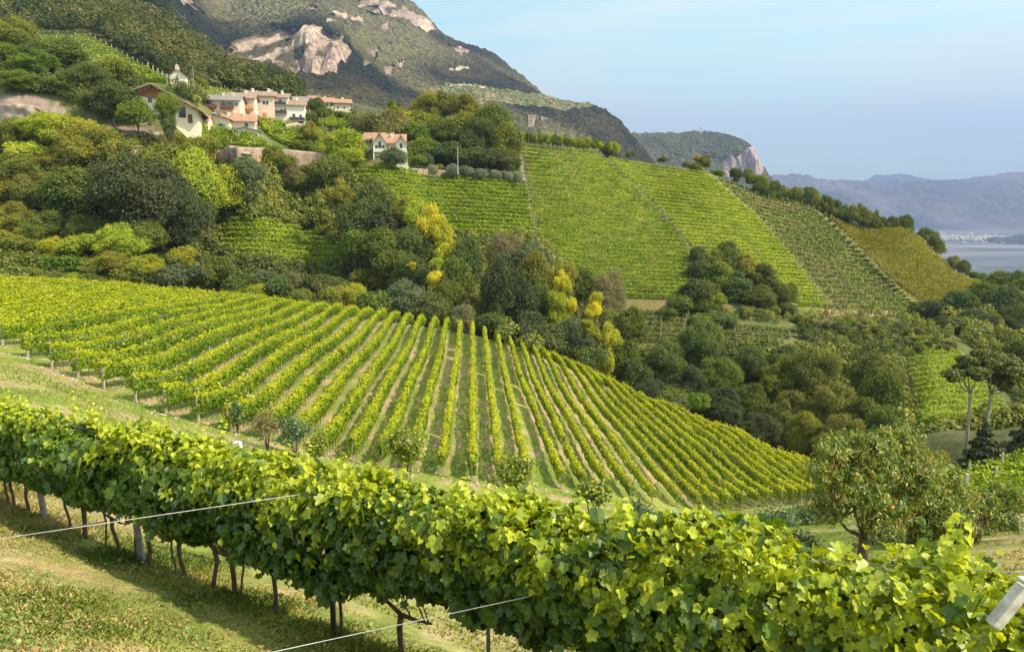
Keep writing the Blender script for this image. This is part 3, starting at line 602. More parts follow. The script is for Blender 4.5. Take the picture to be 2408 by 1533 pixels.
# ------------------------------------------------------------------ vineyards on the far slope
def field(left, right, n_, desc, group, mat, t0=0, t1=1, npt=12, sag=0, cut=None, m=None, ycl=(120, 320), **kw):
    """rows laid along the slope from one side boundary to the other"""
    tl = np.linspace(t0, t1, n_); byy = lambda ed: np.stack([np.interp(ed[0][1] + (ed[-1][1] - ed[0][1]) * tl, [e[1] for e in ed], [e[0] for e in ed]), ed[0][1] + (ed[-1][1] - ed[0][1]) * tl], 1); Ls = byy(left); Rs = byy(right); cnt = 0; made = []
    for i in range(n_):
        u_ = np.linspace(0, 1, npt); px_ = Ls[i, 0] * (1 - u_) + Rs[i, 0] * u_; py_ = Ls[i, 1] * (1 - u_) + Rs[i, 1] * u_ + sag * np.sin(u_ * PI)
        G = hit(px_, py_, y0=ycl[0]); ok = (G[:, 1] > ycl[0]) & (G[:, 1] < ycl[1])
        if cut: ok &= ~inpoly(px_, py_, cut)
        idx = np.where(ok)[0]
        if len(idx) < 3: continue
        # longest unbroken run
        runs = np.split(idx, np.where(np.diff(idx) > 1)[0] + 1); r_ = max(runs, key=len)
        if len(r_) < 3: continue
        G = G[r_]
        # smooth depth so that a row stays a row
        G[:, 1] = np.convolve(np.pad(G[:, 1], 1, 'edge'), [.25, .5, .25], 'valid'); G[:, 2] = gz(G[:, 0], G[:, 1])
        made.append(G)
    for i, G in enumerate(made):
        vine_row('%s, %s from the top' % (desc, nth(i + 1)), group, G, mat, **kw)
    return made
field([(1226,349),(1242,440),(1264,560),(1330,632),(1400,690),(1420,700)], [(1402,366),(1450,400),(1535,490),(1608,572),(1625,640),(1618,708)], 37, 'vine row on the steep middle field beside the dirt steps', 'vine rows of the middle field', M['vine_mid'], npt=16, low=.6, top=1.75, hw=.34, ls=.33, cover=1.35, posts=14, ph=2.2, pw=.12, young=.45, wob=.5)
field([(1424,372),(1540,485),(1618,576),(1660,620),(1800,690),(1880,722)], [(1655,408),(1775,512),(1850,600),(1885,645),(1920,690),(1950,724)], 38, 'vine row on the bright green field before the posts', 'vine rows of the bright green field', M['vine_lime'], npt=16, low=.55, top=1.75, hw=.36, ls=.34, cover=1.4, posts=14, ph=2.2, pw=.12, young=.75, wob=.5)
field([(1674,415),(1790,520),(1888,640),(1950,728)], [(1903,486),(2000,584),(2076,662),(2135,732)], 25, 'vine row among pale posts on the open slope', 'vine rows of the post dotted field', M['vine_dark'], npt=18, low=.5, top=1.45, hw=.36, ls=.34, cover=1.3, posts=5.2, ph=2.25, pw=.20, young=.35, wob=.5)
field([(1925,490),(2015,580),(2095,660),(2170,718)], [(2138,552),(2230,610),(2312,672),(2262,712)], 38, 'vine row on the golden field at the end of the ridge', 'vine rows of the golden field', M['vine_gold'], npt=16, low=.6, top=1.8, hw=.36, ls=.36, cover=1.2, posts=12, ph=2.2, pw=.1, young=.5, wob=.5)
field([(818,404),(868,444),(950,502),(1015,550)], [(1203,432),(1236,450),(1245,500),(1255,560)], 15, 'leafy vine row below the house with the terrace wall', 'vine rows below the terrace wall', M['vine_mid'], npt=20, low=.35, top=2.0, hw=.5, ls=.36, cover=1.6, posts=9, ph=2.2, pw=.12, young=.45, wob=.6)
field([(518,532),(525,585),(565,628)], [(660,534),(765,565),(848,640)], 9, 'vine row on the small hillside patch between the woods', 'vine rows of the small hillside patch', M['vine_mid'], npt=14, low=.4, top=2.1, hw=.5, ls=.34, cover=1.6, posts=9, pw=.12, young=.5, wob=.7, ycl=(135, 230))
field([(1492,738),(1500,805)], [(1618,748),(1600,805)], 6, 'young vine row on brown soil with white posts', 'vine rows of the brown terraces', M['vine_dark'], low=.45, top=1.35, hw=.4, ls=.3, cover=1.1, posts=5.2, ph=2.3, pw=.17, young=.3, wob=.6, ycl=(125, 200))
field([(1692,774),(1690,832)], [(1870,784),(1805,835)], 5, 'vine row on the small terraces left of the scrub bank', 'vine rows of the small terraces', M['vine_dark'], low=.4, top=1.4, hw=.4, ls=.3, cover=1.2, posts=3.6, ph=2.2, pw=.15, young=.3, wob=.6, ycl=(125, 200))
field([(2128,808),(2140,900),(2160,1010)], [(2215,802),(2275,860),(2370,980)], 17, 'vine row on the slope behind the twin pale trunks', 'vine rows of the right hand slope', M['vine_mid'], npt=10, low=.3, top=1.5, hw=.34, ls=.28, cover=1.2, posts=4.5, ph=1.9, pw=.08, young=.45, wob=.6, ycl=(75, 175))
field([(88,92),(130,130),(200,178)], [(215,90),(320,150),(395,198)], 16, 'vine row on the upper vineyard under the forest', 'vine rows of the upper vineyard', M['vine_mid'], npt=10, low=.2, top=1.6, hw=.5, ls=.5, cover=1.3, posts=7, ph=2.6, pw=.22, young=.3, ycl=(150, 400))
field([(432,212),(470,240)], [(525,214),(560,236)], 6, 'vine row between the chapel and the village', 'vine rows below the chapel', M['vine_mid'], npt=10, low=.2, top=1.6, hw=.5, ls=.5, cover=1.3, posts=5, ph=2.4, pw=.15, young=.2, ycl=(150, 400))
field([(430,298),(445,340)], [(600,322),(640,352)], 8, 'vine row in front of the yellow gabled house', 'vine rows in front of the farmhouse', M['vine_mid'], npt=10, low=.2, top=1.7, hw=.5, ls=.45, cover=1.3, posts=8, ph=2.4, pw=.2, young=.3, ycl=(150, 400))
field([(590,284),(640,330),(690,352)], [(690,300),(760,322),(770,362)], 13, 'vine row on the bank under the village houses', 'vine rows under the village', M['vine_mid'], npt=10, low=.2, top=1.7, hw=.5, ls=.45, cover=1.3, posts=0, young=.4, ycl=(150, 400))
field([(722,255),(735,300)], [(830,276),(890,305)], 9, 'vine row below the two pink houses', 'vine rows below the pink houses', M['vine_mid'], npt=10, low=.2, top=1.6, hw=.5, ls=.5, cover=1.3, posts=0, young=.3, ycl=(150, 400))

# ================================================================== TREES
def crown_mesh(name, lobes, lr, squash, nleaf, ls_, seed, spread=1.0, airy=0., top=0., col=0.):
    r = np.random.RandomState(seed); C = []; R = []; ls = ls_ * .72; nleaf = int(nleaf * 3.0)
    for i in range(lobes):
        v = r.normal(size=3); v /= np.linalg.norm(v); v[2] = abs(v[2]) * (1 if r.rand() < .6 else -.9); rad = (.30 + .45 * r.rand())
        p = v * rad; p[0] *= spread; p[1] *= spread; p[2] *= squash
        taper = 1 - top * max(0, p[2] / squash); p[0] *= taper; p[1] *= taper; C.append(p); R.append(lr * (.7 + .6 * r.rand()) * (1 - .4 * top * max(0, p[2] / squash)))
    C = np.array(C); R = np.array(R); w_ = R ** 2; li = r.choice(len(C), nleaf, p=w_ / w_.sum())
    d = r.normal(size=(nleaf, 3)); d[:, 2] = np.where(d[:, 2] < -.7, -d[:, 2], d[:, 2]); d = nrm(d)
    ph_ = np.arctan2(d[:, 1], d[:, 0]); bump = 1 + .65 * fbm(ph_ * 2.2 + li * 7.1, d[:, 2] * 3.2 + li * 3.3, 4)
    rr = R[li] * bump * (1.08 - .42 * r.rand(nleaf) ** 1.2); rr *= 1 + (r.rand(nleaf) < .16) * .28 * r.rand(nleaf); c = C[li] + d * rr[:, None] * np.array([1, 1, .85])
    if airy:
        keep = fbm(c[:, 0] * 4.5 + 20, c[:, 1] * 4.5 + c[:, 2] * 5, 3) > (-.42 + airy); 
    else: keep = np.ones(nleaf, bool)
    # drop leaves buried deep inside another lobe
    for j in range(len(C)):
        dd = np.linalg.norm((c - C[j]) / np.array([1, 1, .85]), axis=1); keep &= ~((dd < R[j] * .55) & (li != j))
    c = c[keep]; d = d[keep]; li = li[keep]; n_ = len(c)
    ltint = r.rand(len(C)); tint = np.clip(.18 + .34 * ltint[li] + .28 * r.rand(n_) + .25 * fbm(c[:, 0] * 3, c[:, 1] * 3 + c[:, 2] * 3, 2), 0, 1)
    nr = d * .9 + np.array([0, 0, .35]) + r.normal(size=(n_, 3)) * .8
    nn_ = nrm(nr); tip = r.normal(size=(n_, 3)); t = nrm(tip - nn_ * (tip * nn_).sum(1, keepdims=True)); b = np.cross(t, nn_); s = (ls * (.6 + .8 * r.rand(n_)))[:, None, None]
    co = (c[:, None] + s * (QUAD[None, :, 0:1] * b[:, None] + QUAD[None, :, 1:2] * t[:, None] + QUAD[None, :, 2:3] * nn_[:, None])).reshape(-1, 3)
    me = fastmesh(name, co, np.arange(0, n_ * 4, 4), np.arange(n_ * 4), {'tint': np.repeat(tint, 4)}); me.materials.append(M['crown']); return me
CR = {
 'round': [crown_mesh('crown', 20, .42, .85, 9000, .085, s) for s in (1, 2, 3)],
 'tall': [crown_mesh('crown', 22, .36, 1.25, 9000, .08, s, .8, top=.45) for s in (4, 5)],
 'airy': [crown_mesh('crown', 26, .28, .9, 6500, .075, s, 1.05, airy=.16) for s in (6, 7)],
 'spire': [crown_mesh('crown', 26, .26, 1.9, 7000, .075, s, .6, top=.75) for s in (8, 9)],
 'bush': [crown_mesh('crown', 14, .42, .6, 4200, .11, s, 1.0) for s in (10, 11, 12)],
 'big': [crown_mesh('crown', 44, .27, .85, 26000, .046, s) for s in (21, 22)],
 'fine': [crown_mesh('crown', 18, .40, .9, 9000, .05, s, 1.0, airy=.1) for s in (13,)],
}
def trunk_mesh(seed, bark):
    r = random.Random(seed); b = MB(); b.tube([(0,0,-.15),(.01,0,.12),(.03*r.uniform(-1,1),.02,.4),(0,.03,.75),(0.02,0,1.05)], [.05,.04,.032,.022,.008], 7)
    for i in range(6):
        a = r.uniform(0, 2*PI); z = r.uniform(.35, .75); l_ = r.uniform(.25, .45); b.tube([(0,0,z),(math.cos(a)*l_*.5, math.sin(a)*l_*.5, z+.16),(math.cos(a)*l_, math.sin(a)*l_, z+.38)], [.017,.011,.004], 5)
    me = b.mesh('trunk', True); me.materials.append(bark); return me
TR = [trunk_mesh(1, M['bark']), trunk_mesh(2, M['bark'])]; TRP = trunk_mesh(3, M['palebark'])
COLR = {'dark': (.092,.112,.050), 'deep': (.128,.158,.050), 'mid': (.150,.178,.036), 'green': (.175,.230,.034), 'olive': (.245,.238,.042), 'lime': (.36,.37,.038), 'yellow': (.40,.42,.05), 'gold': (.60,.54,.045),
        'orange': (.46,.30,.05), 'rust': (.21,.21,.055), 'grey': (.15,.175,.095), 'silver': (.25,.27,.2), 'brown': (.24,.20,.11), 'purple': (.17,.06,.05)}
CWORD = {'dark': 'blackish green', 'deep': 'deep green', 'mid': 'mid green', 'green': 'fresh green', 'olive': 'olive green', 'lime': 'lime green', 'yellow': 'yellow', 'gold': 'golden yellow', 'orange': 'orange tinged', 'rust': 'rusty green',
         'grey': 'grey green', 'silver': 'silvery', 'brown': 'brownish', 'purple': 'dark purple'}
TREES = []
def tree(cx, cy, hw, hh, colr, form='round', Y=None, where='', word=None, pale=False, foot=None, lab=None, name=None):
    """crown centred on photo position (cx, cy), half sizes hw, hh in photo units, Y metres away; stands on the land below it"""
    if Y is None:
        h_ = hit([cx], [cy + hh * (1.05 if foot is None else foot)], y0=95)[0]; Y = float(h_[1]) - 2.5
    u, q = ray(cx, cy); x, y, z = float(u) * Y, Y, float(q) * Y
    g_ = float(gz(x, y)); k = Y / F / CT; rw, rh = hw * k, hh * k
    if z < g_ + rh * .55: z = g_ + rh * .55
    if form != 'bush' and where[4:8] in ('left', 'gull', 'righ', 'far ', 'ridg', 'wedg'): dz = z - rh - g_; ext = min(max(dz, 0) * .4, rh * .3); z -= ext; rh += ext
    nm = name or ('shrub' if form == 'bush' or rh < 1.6 else 'tree')
    root = empty(nm, (x, y, g_)); root['category'] = nm
    unit = {'round': .85+.25, 'tall': 1.25*.8+.2, 'airy': .95, 'spire': 1.55, 'bush': .85, 'fine': 1.0}[form]
    ch = random.choice(CR['big' if form == 'round' and hw >= 60 else form]); c = bpy.data.objects.new('crown', ch); COL.objects.link(c); c.parent = root
    wide = {'spire': .72, 'tall': .95}.get(form, 1.12)
    c.location = (0, 0, z - g_); c.scale = (rw / wide, rw / wide, rh / unit); c.rotation_euler = (0, 0, random.uniform(0, 6.28))
    cc = COLR[colr]; j = random.uniform(.85, 1.18); c.color = (cc[0] * j * random.uniform(.92, 1.08), cc[1] * j, cc[2] * j, 1)
    if nm == 'tree' :
        t_ = bpy.data.objects.new('trunk', TRP if pale else random.choice(TR)); COL.objects.link(t_); t_.parent = root; th = max(z - g_, .8)
        t_.scale = (max(rw * 1.1, th * .35), max(rw * 1.1, th * .35), th); t_.rotation_euler = (0, 0, random.uniform(0, 6))
    TREES.append((root, cx, cy, colr, form, where, lab)); return root
W1 = 'the left wood'; W2 = 'the gully wood'; W3 = 'the knoll grove'; W4 = 'the ridge line'; W5 = 'the right valley wood'; W6 = 'the wedge of trees'; W7 = 'the village'; W8 = 'the gabled house garden'
T = tree
# -- left wood (from far to near)
for a in [(30,95,62,62,'olive','round',228),(15,185,70,55,'green','round',205),(95,150,60,42,'deep','round',222),(150,190,58,45,'mid','round',205),(100,222,62,40,'green','round',196),(205,215,60,45,'deep','round',188),(165,245,50,32,'mid','round',186),
          (270,185,50,40,'olive','round',196),(262,238,78,58,'deep','round',178),(320,262,40,34,'green','round',174),(60,250,60,34,'green','round',184),(390,243,30,30,'green','round',167),(395,282,18,26,'deep','tall',166),
          (120,305,90,52,'lime','round',168),(40,320,60,52,'olive','round',168),(210,335,80,55,'olive','round',165),(290,355,70,48,'olive','airy',163),(150,378,80,50,'olive','round',162),(60,390,70,55,'olive','round',160),(370,372,70,52,'olive','airy',162),(200,300,60,36,'lime','airy',170),(60,350,60,30,'yellow','airy',162),(440,385,65,60,'yellow','airy',160),(470,345,50,36,'olive','airy',168),(410,330,48,30,'olive','airy',172),
          (10,440,70,60,'olive','round',156),(95,455,75,60,'rust','round',154),(175,455,80,70,'mid','tall',152),(235,425,60,50,'green','round',154),(330,465,135,118,'dark','round',147),(425,480,78,90,'dark','round',146),(480,430,58,62,'yellow','round',155),(530,440,54,62,'lime','round',163),(560,470,50,38,'lime','round',166),(580,405,44,42,'grey','tall',165),
          (30,510,70,50,'olive','round',146),(110,530,70,48,'mid','round',144),(45,570,70,42,'olive','round',139),(200,540,70,50,'mid','round',142),(130,585,60,36,'lime','round',138),(285,560,72,52,'yellow','round',137),(345,545,45,36,'mid','round',140),(195,575,44,28,'yellow','bush',136),(60,620,80,36,'mid','bush',133),(170,630,70,34,'green','bush',132),(260,622,75,40,'olive','round',132),(345,625,60,36,'lime','round',131),(420,600,44,34,'lime','airy',140),(415,650,60,30,'grey','bush',130),(300,655,60,28,'olive','bush',129),(15,655,45,26,'mid','bush',124),(70,648,40,26,'olive','bush',125),(120,655,40,24,'deep','bush',126),(170,660,40,22,'lime','bush',127),(220,662,40,22,'mid','bush',127)]:
    T(*a[:6], Y=a[6], where=W1)
# -- shrub belt behind the lower vineyard, left half
for a in [(500,640,44,40,'mid','bush',136),(560,672,46,26,'mid','bush',133),(630,660,42,26,'grey','bush',138),(655,680,44,34,'deep','bush',132),(610,690,36,26,'lime','bush',130),(690,662,30,28,'brown','fine',138),(705,700,38,26,'mid','bush',130),(745,672,44,28,'deep','bush',137),
          (790,675,44,26,'mid','bush',142),(790,700,44,34,'olive','bush',131),(835,700,60,44,'lime','round',132),(880,720,50,42,'mid','bush',131),(770,725,40,24,'deep','bush',128),(560,700,50,22,'mid','bush',128),(860,660,50,30,'olive','bush',150),
          (640,432,56,32,'mid','bush',173),(700,440,64,40,'brown','fine',186),(650,470,60,46,'olive','round',160),(720,490,60,50,'mid','round',158),(690,500,26,40,'yellow','airy',154),(770,440,50,40,'brown','fine',172),(780,490,50,50,'mid','round',162),(800,460,40,40,'olive','airy',168),
          (880,470,46,60,'deep','tall',166),(845,510,56,52,'deep','round',160),(900,520,56,52,'dark','round',158),(840,560,56,40,'mid','round',156),(910,570,56,42,'mid','round',152),(955,500,44,48,'olive','round',160),(975,560,44,44,'deep','round',152),
          (970,500,38,46,'yellow','airy',158),(1020,540,48,60,'gold','airy',152),(1050,590,36,34,'gold','airy',150),(1000,590,40,34,'mid','round',152),(585,505,26,22,'yellow','airy',168),]:
    T(*a[:6], Y=(192 if 600 < a[0] < 800 and a[1] < 540 else a[6]), where=W2)
for a in [(965,640,62,56,'deep','round',142),(920,610,50,40,'mid','round',148),(1018,650,24,22,'gold','airy',138),(968,622,14,10,'gold','airy',139),(1025,615,20,16,'yellow','airy',139),(945,700,55,52,'grey','round',134),(1010,720,48,40,'deep','round',131),(1085,745,44,34,'brown','fine',126),(1050,690,42,50,'mid','round',136),(1100,600,50,55,'deep','round',150),(1075,650,55,60,'mid','round',142),(1180,590,62,50,'brown','fine',156),(1190,680,86,120,'dark','round',132),(1245,600,56,46,'grey','round',156),(1265,640,50,60,'olive','round',150),
          (1275,720,56,70,'mid','round',138),(1320,650,44,50,'olive','airy',150),(1322,665,24,30,'gold','airy',133),(1315,705,34,36,'yellow','airy',132),(1340,715,22,24,'gold','airy',131),(1320,750,38,34,'lime','airy',130),(1285,800,55,40,'deep','bush',121),(1350,810,50,50,'dark','round',122),(1340,780,40,40,'grey','bush',126),(1375,660,44,44,'mid','airy',156),
          (1402,700,20,24,'gold','airy',130),(1395,728,24,20,'gold','airy',129),(1385,775,44,28,'lime','airy',128),(1378,760,24,16,'yellow','airy',127),(1440,690,52,62,'brown','fine',150),(1425,760,50,50,'olive','round',142),(1440,800,36,44,'yellow','airy',124),(1425,850,28,36,'lime','airy',120),(1390,840,44,34,'deep','bush',119),(1470,840,50,60,'mid','round',124),(1240,770,40,40,'dark','bush',126),(1480,760,44,50,'mid','round',140),(1160,760,44,30,'deep','bush',124)]:
    T(*a[:6], Y=a[6], where=W2)
# -- knoll
for a in [(930,300,34,34,'olive','round',262),(955,320,40,34,'yellow','airy',248),(1010,260,60,48,'olive','round',262),(1045,250,40,40,'rust','round',262),(1095,262,36,42,'olive','tall',262),(990,300,50,44,'olive','round',250),(1030,320,60,46,'mid','round',244),(1090,310,55,52,'olive','round',246),(1130,330,60,60,'deep','round',238),(1160,290,54,48,'mid','round',248),(1185,340,46,60,'olive','round',238),(1000,360,50,34,'green','round',226),(1050,362,54,34,'deep','round',224),(1110,372,54,30,'deep','round',222),(1165,380,50,34,'dark','round',221),(1200,385,28,34,'mid','round',223),(975,340,40,36,'green','round',238),(925,255,22,22,'green','spire',300)]:
    T(*a[:6], Y=a[6], where=W3)
W8Y = None
for a in [(818,345,54,48,'lime','round',200),(815,370,50,28,'yellow','round',198),(722,315,30,28,'olive','airy',212),(740,320,20,26,'lime','airy',210),(925,372,34,30,'grey','round',196),(955,372,20,26,'green','tall',196),(980,378,24,14,'green','bush',196),(1002,378,18,20,'grey','bush',198),(1015,400,14,16,'silver','bush',205),(1065,402,16,20,'silver','bush',206),(1098,405,18,16,'silver','bush',208),(1130,410,16,16,'silver','bush',210),(1163,412,16,15,'silver','bush',211),(1190,415,14,14,'silver','bush',212),(1216,420,13,18,'silver','bush',214),(1135,385,16,16,'orange','airy',213),(1175,392,34,22,'deep','bush',216),(1030,393,10,8,'lime','bush',208),(1095,380,20,24,'grey','round',216)]:
    T(*a[:6], Y=None, foot=1.0, where=W8)
for a in [(545,255,10,8,'mid','bush',224),(480,245,16,24,'olive','round',222),(745,250,24,24,'deep','round',250),(760,268,20,16,'mid','bush',240),(735,280,18,14,'deep','bush',236),(630,322,7,5,'purple','bush',212),(700,338,18,10,'olive','bush',205),(655,315,14,10,'mid','bush',214),(440,195,14,14,'deep','round',268),(520,225,22,12,'mid','bush',258),(800,270,14,10,'mid','bush',244)]:
    T(*a[:6], Y=a[6], where=W7)
# -- ridge trees, left to right
for i in range(22):
    px_ = 1228 + i * 10.5 + random.uniform(-3, 3); T(px_, 322 + (px_ - 1228) * .115 + random.uniform(-2, 2), 12, random.uniform(10, 16), random.choice(['lime', 'green', 'lime', 'green', 'mid']), random.choice(['bush', 'airy', 'round']), Y=265, where='the ridge hedge')
for a in [(1430,360,16,14,'grey','bush'),(1480,365,12,9,'deep','bush'),(1560,376,14,8,'mid','bush'),(1612,388,12,8,'olive','bush'),(1655,378,22,14,'rust','airy'),(1638,372,9,9,'orange','airy'),(1640,394,26,12,'mid','bush'),(1690,408,20,10,'green','bush'),(1735,410,26,20,'deep','airy'),(1762,408,14,18,'rust','airy'),(1775,425,30,16,'green','bush')]:
    T(*a[:6], Y=268, where=W4)
for i in range(26):
    px_ = 1790 + i * 13.5; base = np.interp(px_, [1790, 1910, 2000, 2140], [456, 492, 519, 562]); hh_ = random.uniform(20, 30); T(px_ + random.uniform(-4, 4), base - hh_ * .62, random.uniform(15, 22), hh_, random.choice(['mid', 'olive', 'deep', 'mid', 'rust', 'deep']), random.choice(['round', 'round', 'airy']), Y=264, where=W4)
for i in range(30):
    px_ = 1785 + i * 12.2; base = np.interp(px_, [1790, 1910, 2000, 2140], [459, 494, 520, 564]); T(px_, base - 9, random.uniform(12, 17), random.uniform(12, 16), random.choice(['mid', 'deep', 'olive', 'dark']), 'bush', Y=263, where=W4)
for a in [(2175,575,26,28,'deep','round'),(2200,600,26,30,'mid','round'),(2235,620,22,26,'rust','airy'),(2262,630,18,22,'deep','round'),(2225,640,22,14,'deep','bush'),(2295,655,26,18,'mid','bush'),(2335,652,12,14,'deep','airy')]:
    T(*a[:6], Y=262 if a[0] < 2250 else 240, where=W4)
# -- clump in the bright green field
for a in [(1640,610,26,34,'deep','bush',196),(1635,640,22,30,'dark','bush',190),(1675,640,34,46,'olive','tall',192),(1715,640,44,58,'mid','tall',194),(1755,660,36,52,'olive','tall',192),(1790,680,38,48,'mid','tall',190),(1690,690,44,50,'green','tall',186),(1640,700,50,44,'deep','round',180),(1730,710,44,46,'deep','tall',183),(1780,725,44,36,'mid','round',182),(1835,720,34,38,'mid','round',185),(1600,725,40,24,'mid','bush',176),(1680,735,34,30,'lime','airy',178),(1850,745,28,20,'deep','bush',180),(1750,760,24,14,'olive','bush',176),(1820,690,26,36,'olive','tall',188),(1650,665,34,40,'deep','round',189),(1700,600,26,36,'olive','tall',198),(1860,700,20,26,'mid','tall',190),(1570,735,26,14,'mid','bush',172),(1650,760,40,20,'green','bush',170),(1705,755,34,20,'deep','bush',170),(1640,790,50,26,'green','round',152),(1880,760,24,12,'mid','bush',176),(1530,700,22,12,'olive','bush',182),(1655,735,36,26,'mid','round',176)]:
    T(*a[:6], Y=a[6], where=W6)
# -- valley wood, right
for a in [(1560,850,70,70,'deep','round',122),(1640,800,60,60,'deep','round',136),(1655,780,46,40,'mid','round',142),(1530,930,60,50,'dark','round',112),(1620,900,66,62,'dark','round',114),(1580,940,55,40,'mid','round',110),(1690,880,66,56,'mid','round',118),(1600,960,44,34,'grey','round',106),(1700,950,74,60,'dark','round',104),(1760,860,66,62,'deep','round',124),(1770,940,60,60,'mid','round',110),(1790,1000,60,40,'dark','round',98),(1850,880,70,70,'olive','round',118),(1840,840,50,36,'deep','round',132),(1920,870,74,70,'rust','round',116),(1860,960,66,66,'rust','round',106),(1900,1010,60,56,'olive','round',98),(1960,950,72,72,'rust','round',104),(2060,880,84,76,'rust','round',112),(2080,930,58,76,'mid','round',106),(2040,980,70,60,'mid','round',98),(1990,1010,60,50,'rust','round',94),(1950,1045,60,40,'olive','round',90),(2085,1000,55,60,'mid','round',94),(2080,1055,50,44,'rust','round',84),(2060,1060,50,50,'olive','round',82),(1500,880,44,50,'deep','round',120),(1650,945,30,26,'green','bush',100),(2150,1085,44,36,'olive','airy',74),(2200,1115,34,24,'olive','bush',70)]:
    T(*a[:6], Y=a[6], where=W5)
for a in [(2160,730,34,26,'deep','bush',186),(2200,765,50,40,'dark','round',176),(2260,740,50,46,'deep','round',186),(2310,720,44,44,'mid','round',196),(2360,740,50,60,'deep','round',186),(2290,790,54,40,'dark','round',172),(2400,780,60,60,'deep','round',176),(2350,810,44,34,'mid','round',166),(2240,800,40,26,'dark','bush',168),(2430,700,50,50,'mid','round',205),(2380,690,36,40,'deep','round',212),(2340,690,34,34,'mid','round',215),(2400,830,40,40,'mid','bush',150),(2230,720,24,20,'mid','bush',196)]:
    T(*a[:6], Y=a[6], where='the far right wood')
# scrub bank shrubs
for i in range(80):
    px_ = random.uniform(1880, 2240); py_ = random.uniform(752, 822) 
    T(px_, py_, random.uniform(7, 17), random.uniform(6, 12), random.choice(['mid', 'green', 'grey', 'olive', 'deep', 'brown', 'mid']), 'bush', where='the scrubby bank')
# dark hedge line between the post dotted field and the golden one
for i in range(24):
    t_ = i / 23; p_ = lerpline([(1915,484),(2005,580),(2085,662),(2150,722)], t_); T(p_[0], p_[1] - 2, 6 + 4 * t_, 5, random.choice(['deep', 'mid', 'green', 'dark']), 'bush', where='the dark hedge line')
# understorey: fill the woods with smaller growth where the land would show bare
fills = [([(0,560),(480,640),(600,700),(900,745),(1100,780),(1100,700),(900,640),(560,640),(480,600),(0,520)], 26, ['mid','olive','green','grey','brown','deep','lime'], W2, 140),
         ([(600,400),(820,410),(960,520),(1060,570),(1240,565),(1400,700),(1100,640),(880,650),(760,560),(640,530),(600,480)], 24, ['mid','olive','deep','grey','brown','mid'], W2, 150),
         ([(0,300),(480,340),(600,400),(600,500),(500,600),(0,600)], 34, ['mid','olive','deep','rust','green','yellow'], W1, 150),
         ([(1470,820),(1700,830),(2130,830),(2190,1000),(2130,1100),(1890,1090),(1700,1000),(1500,930)], 30, ['deep','dark','mid','olive','rust'], W5, 100),
         ([(2200,740),(2408,700),(2408,860),(2280,850)], 28, ['deep','mid','dark','olive'], 'the far right wood', 150)]
# labels: colour, kind, place, and rank among its likes from left to right
from collections import defaultdict
grp = defaultdict(list)
FW = {'round': 'broad', 'tall': 'tall', 'airy': 'open-crowned', 'spire': 'pointed', 'bush': 'bushy', 'fine': 'twiggy'}
for r_ in TREES: grp[(r_[0]['category'], CWORD[r_[3]], FW[r_[4]], r_[5])].append(r_)
for (cat_, cw, fw, wh), lst in grp.items():
    lst.sort(key=lambda r_: r_[1])
    for i, r_ in enumerate(lst):
        r_[0]['label'] = r_[6] or ('%s %s %s in %s' % (cw, fw, cat_, wh) if len(lst) == 1 else '%s %s %s in %s, %s from the left' % (cw, fw, cat_, wh, nth(i + 1)))
        r_[0]['group'] = '%ss of %s' % (cat_, wh)
# ------------------------------------------------------------------ hill forest (reads as one mass)
def forest(name, poly, step, ylo, yhi, cols_, per, size, seed, avoid=(), LSC=.2):
    r = np.random.RandomState(seed); xs = [p[0] for p in poly]; ys = [p[1] for p in poly]; gx, gy = np.meshgrid(np.arange(min(xs), max(xs), step), np.arange(min(ys), max(ys), step * .62))
    gx = gx.ravel() + r.uniform(-.5, .5, gx.size) * step; gy = gy.ravel() + r.uniform(-.3, .3, gy.size) * step; k = inpoly(gx, gy, poly)
    for p_ in avoid: k &= ~inpoly(gx, gy, p_)
    H = hit(gx[k], gy[k], y0=85); H = H[(H[:, 1] > ylo) & (H[:, 1] < yhi)]
    n_ = len(H); R = size * (.65 + .7 * r.rand(n_)) * (np.clip(H[:, 1] / 400, .5, 1.25) if size > 3 else 1); hgt = R * (1.0 + .5 * r.rand(n_)); li = np.repeat(np.arange(n_), per); m_ = n_ * per
    d = r.normal(size=(m_, 3)); d[:, 2] = np.abs(d[:, 2]) - .25; d = nrm(d); bump = 1 + .5 * fbm(d[:, 0] * 2 + li * 3.7, d[:, 1] * 2 + d[:, 2] * 2 + li * 1.3, 3)
    c = H[li] + d * (R[li] * bump * (.75 + .25 * r.rand(m_)))[:, None] * np.stack([np.ones(m_), np.ones(m_), (hgt / R)[li]], 1); c[:, 2] += hgt[li] * .9
    tt = np.clip(.45 + .9 * fbm(H[:, 0] * .02, H[:, 1] * .02, 3) + .22 * r.normal(size=n_), 0, 1); tint = np.clip(tt[li] + .1 * r.normal(size=m_), 0, 1)
    mat = leafmat(name + '_leaves', cols_, None, .3, gloss=.02)
    o = leaves(name, c, d + np.array([0, 0, .3]) + r.normal(size=(m_, 3)) * .5, (R[li] * LSC) * (.6 + .8 * r.rand(m_)), {'tint': tint}, mat, rng=r); return tag(o, kind='stuff')
HF = [(-200,-120),(340,-60),(420,60),(520,150),(700,212),(870,300),(1000,312),(900,345),(760,285),(720,262),(560,222),(470,215),(395,190),(330,150),(225,88),(80,82),(-30,60),(-200,40)]
tag(forest('hillside_forest', HF, 12, 205, 900, [(.055,.075,.022), (.095,.115,.032), (.15,.15,.045), (.24,.20,.06)], 330, 4.2, 5, [[(715,222),(845,230),(905,318),(760,305),(715,262)]]), 'dense mixed forest covering the steep hillside above the village', 'forest', None, 'stuff')

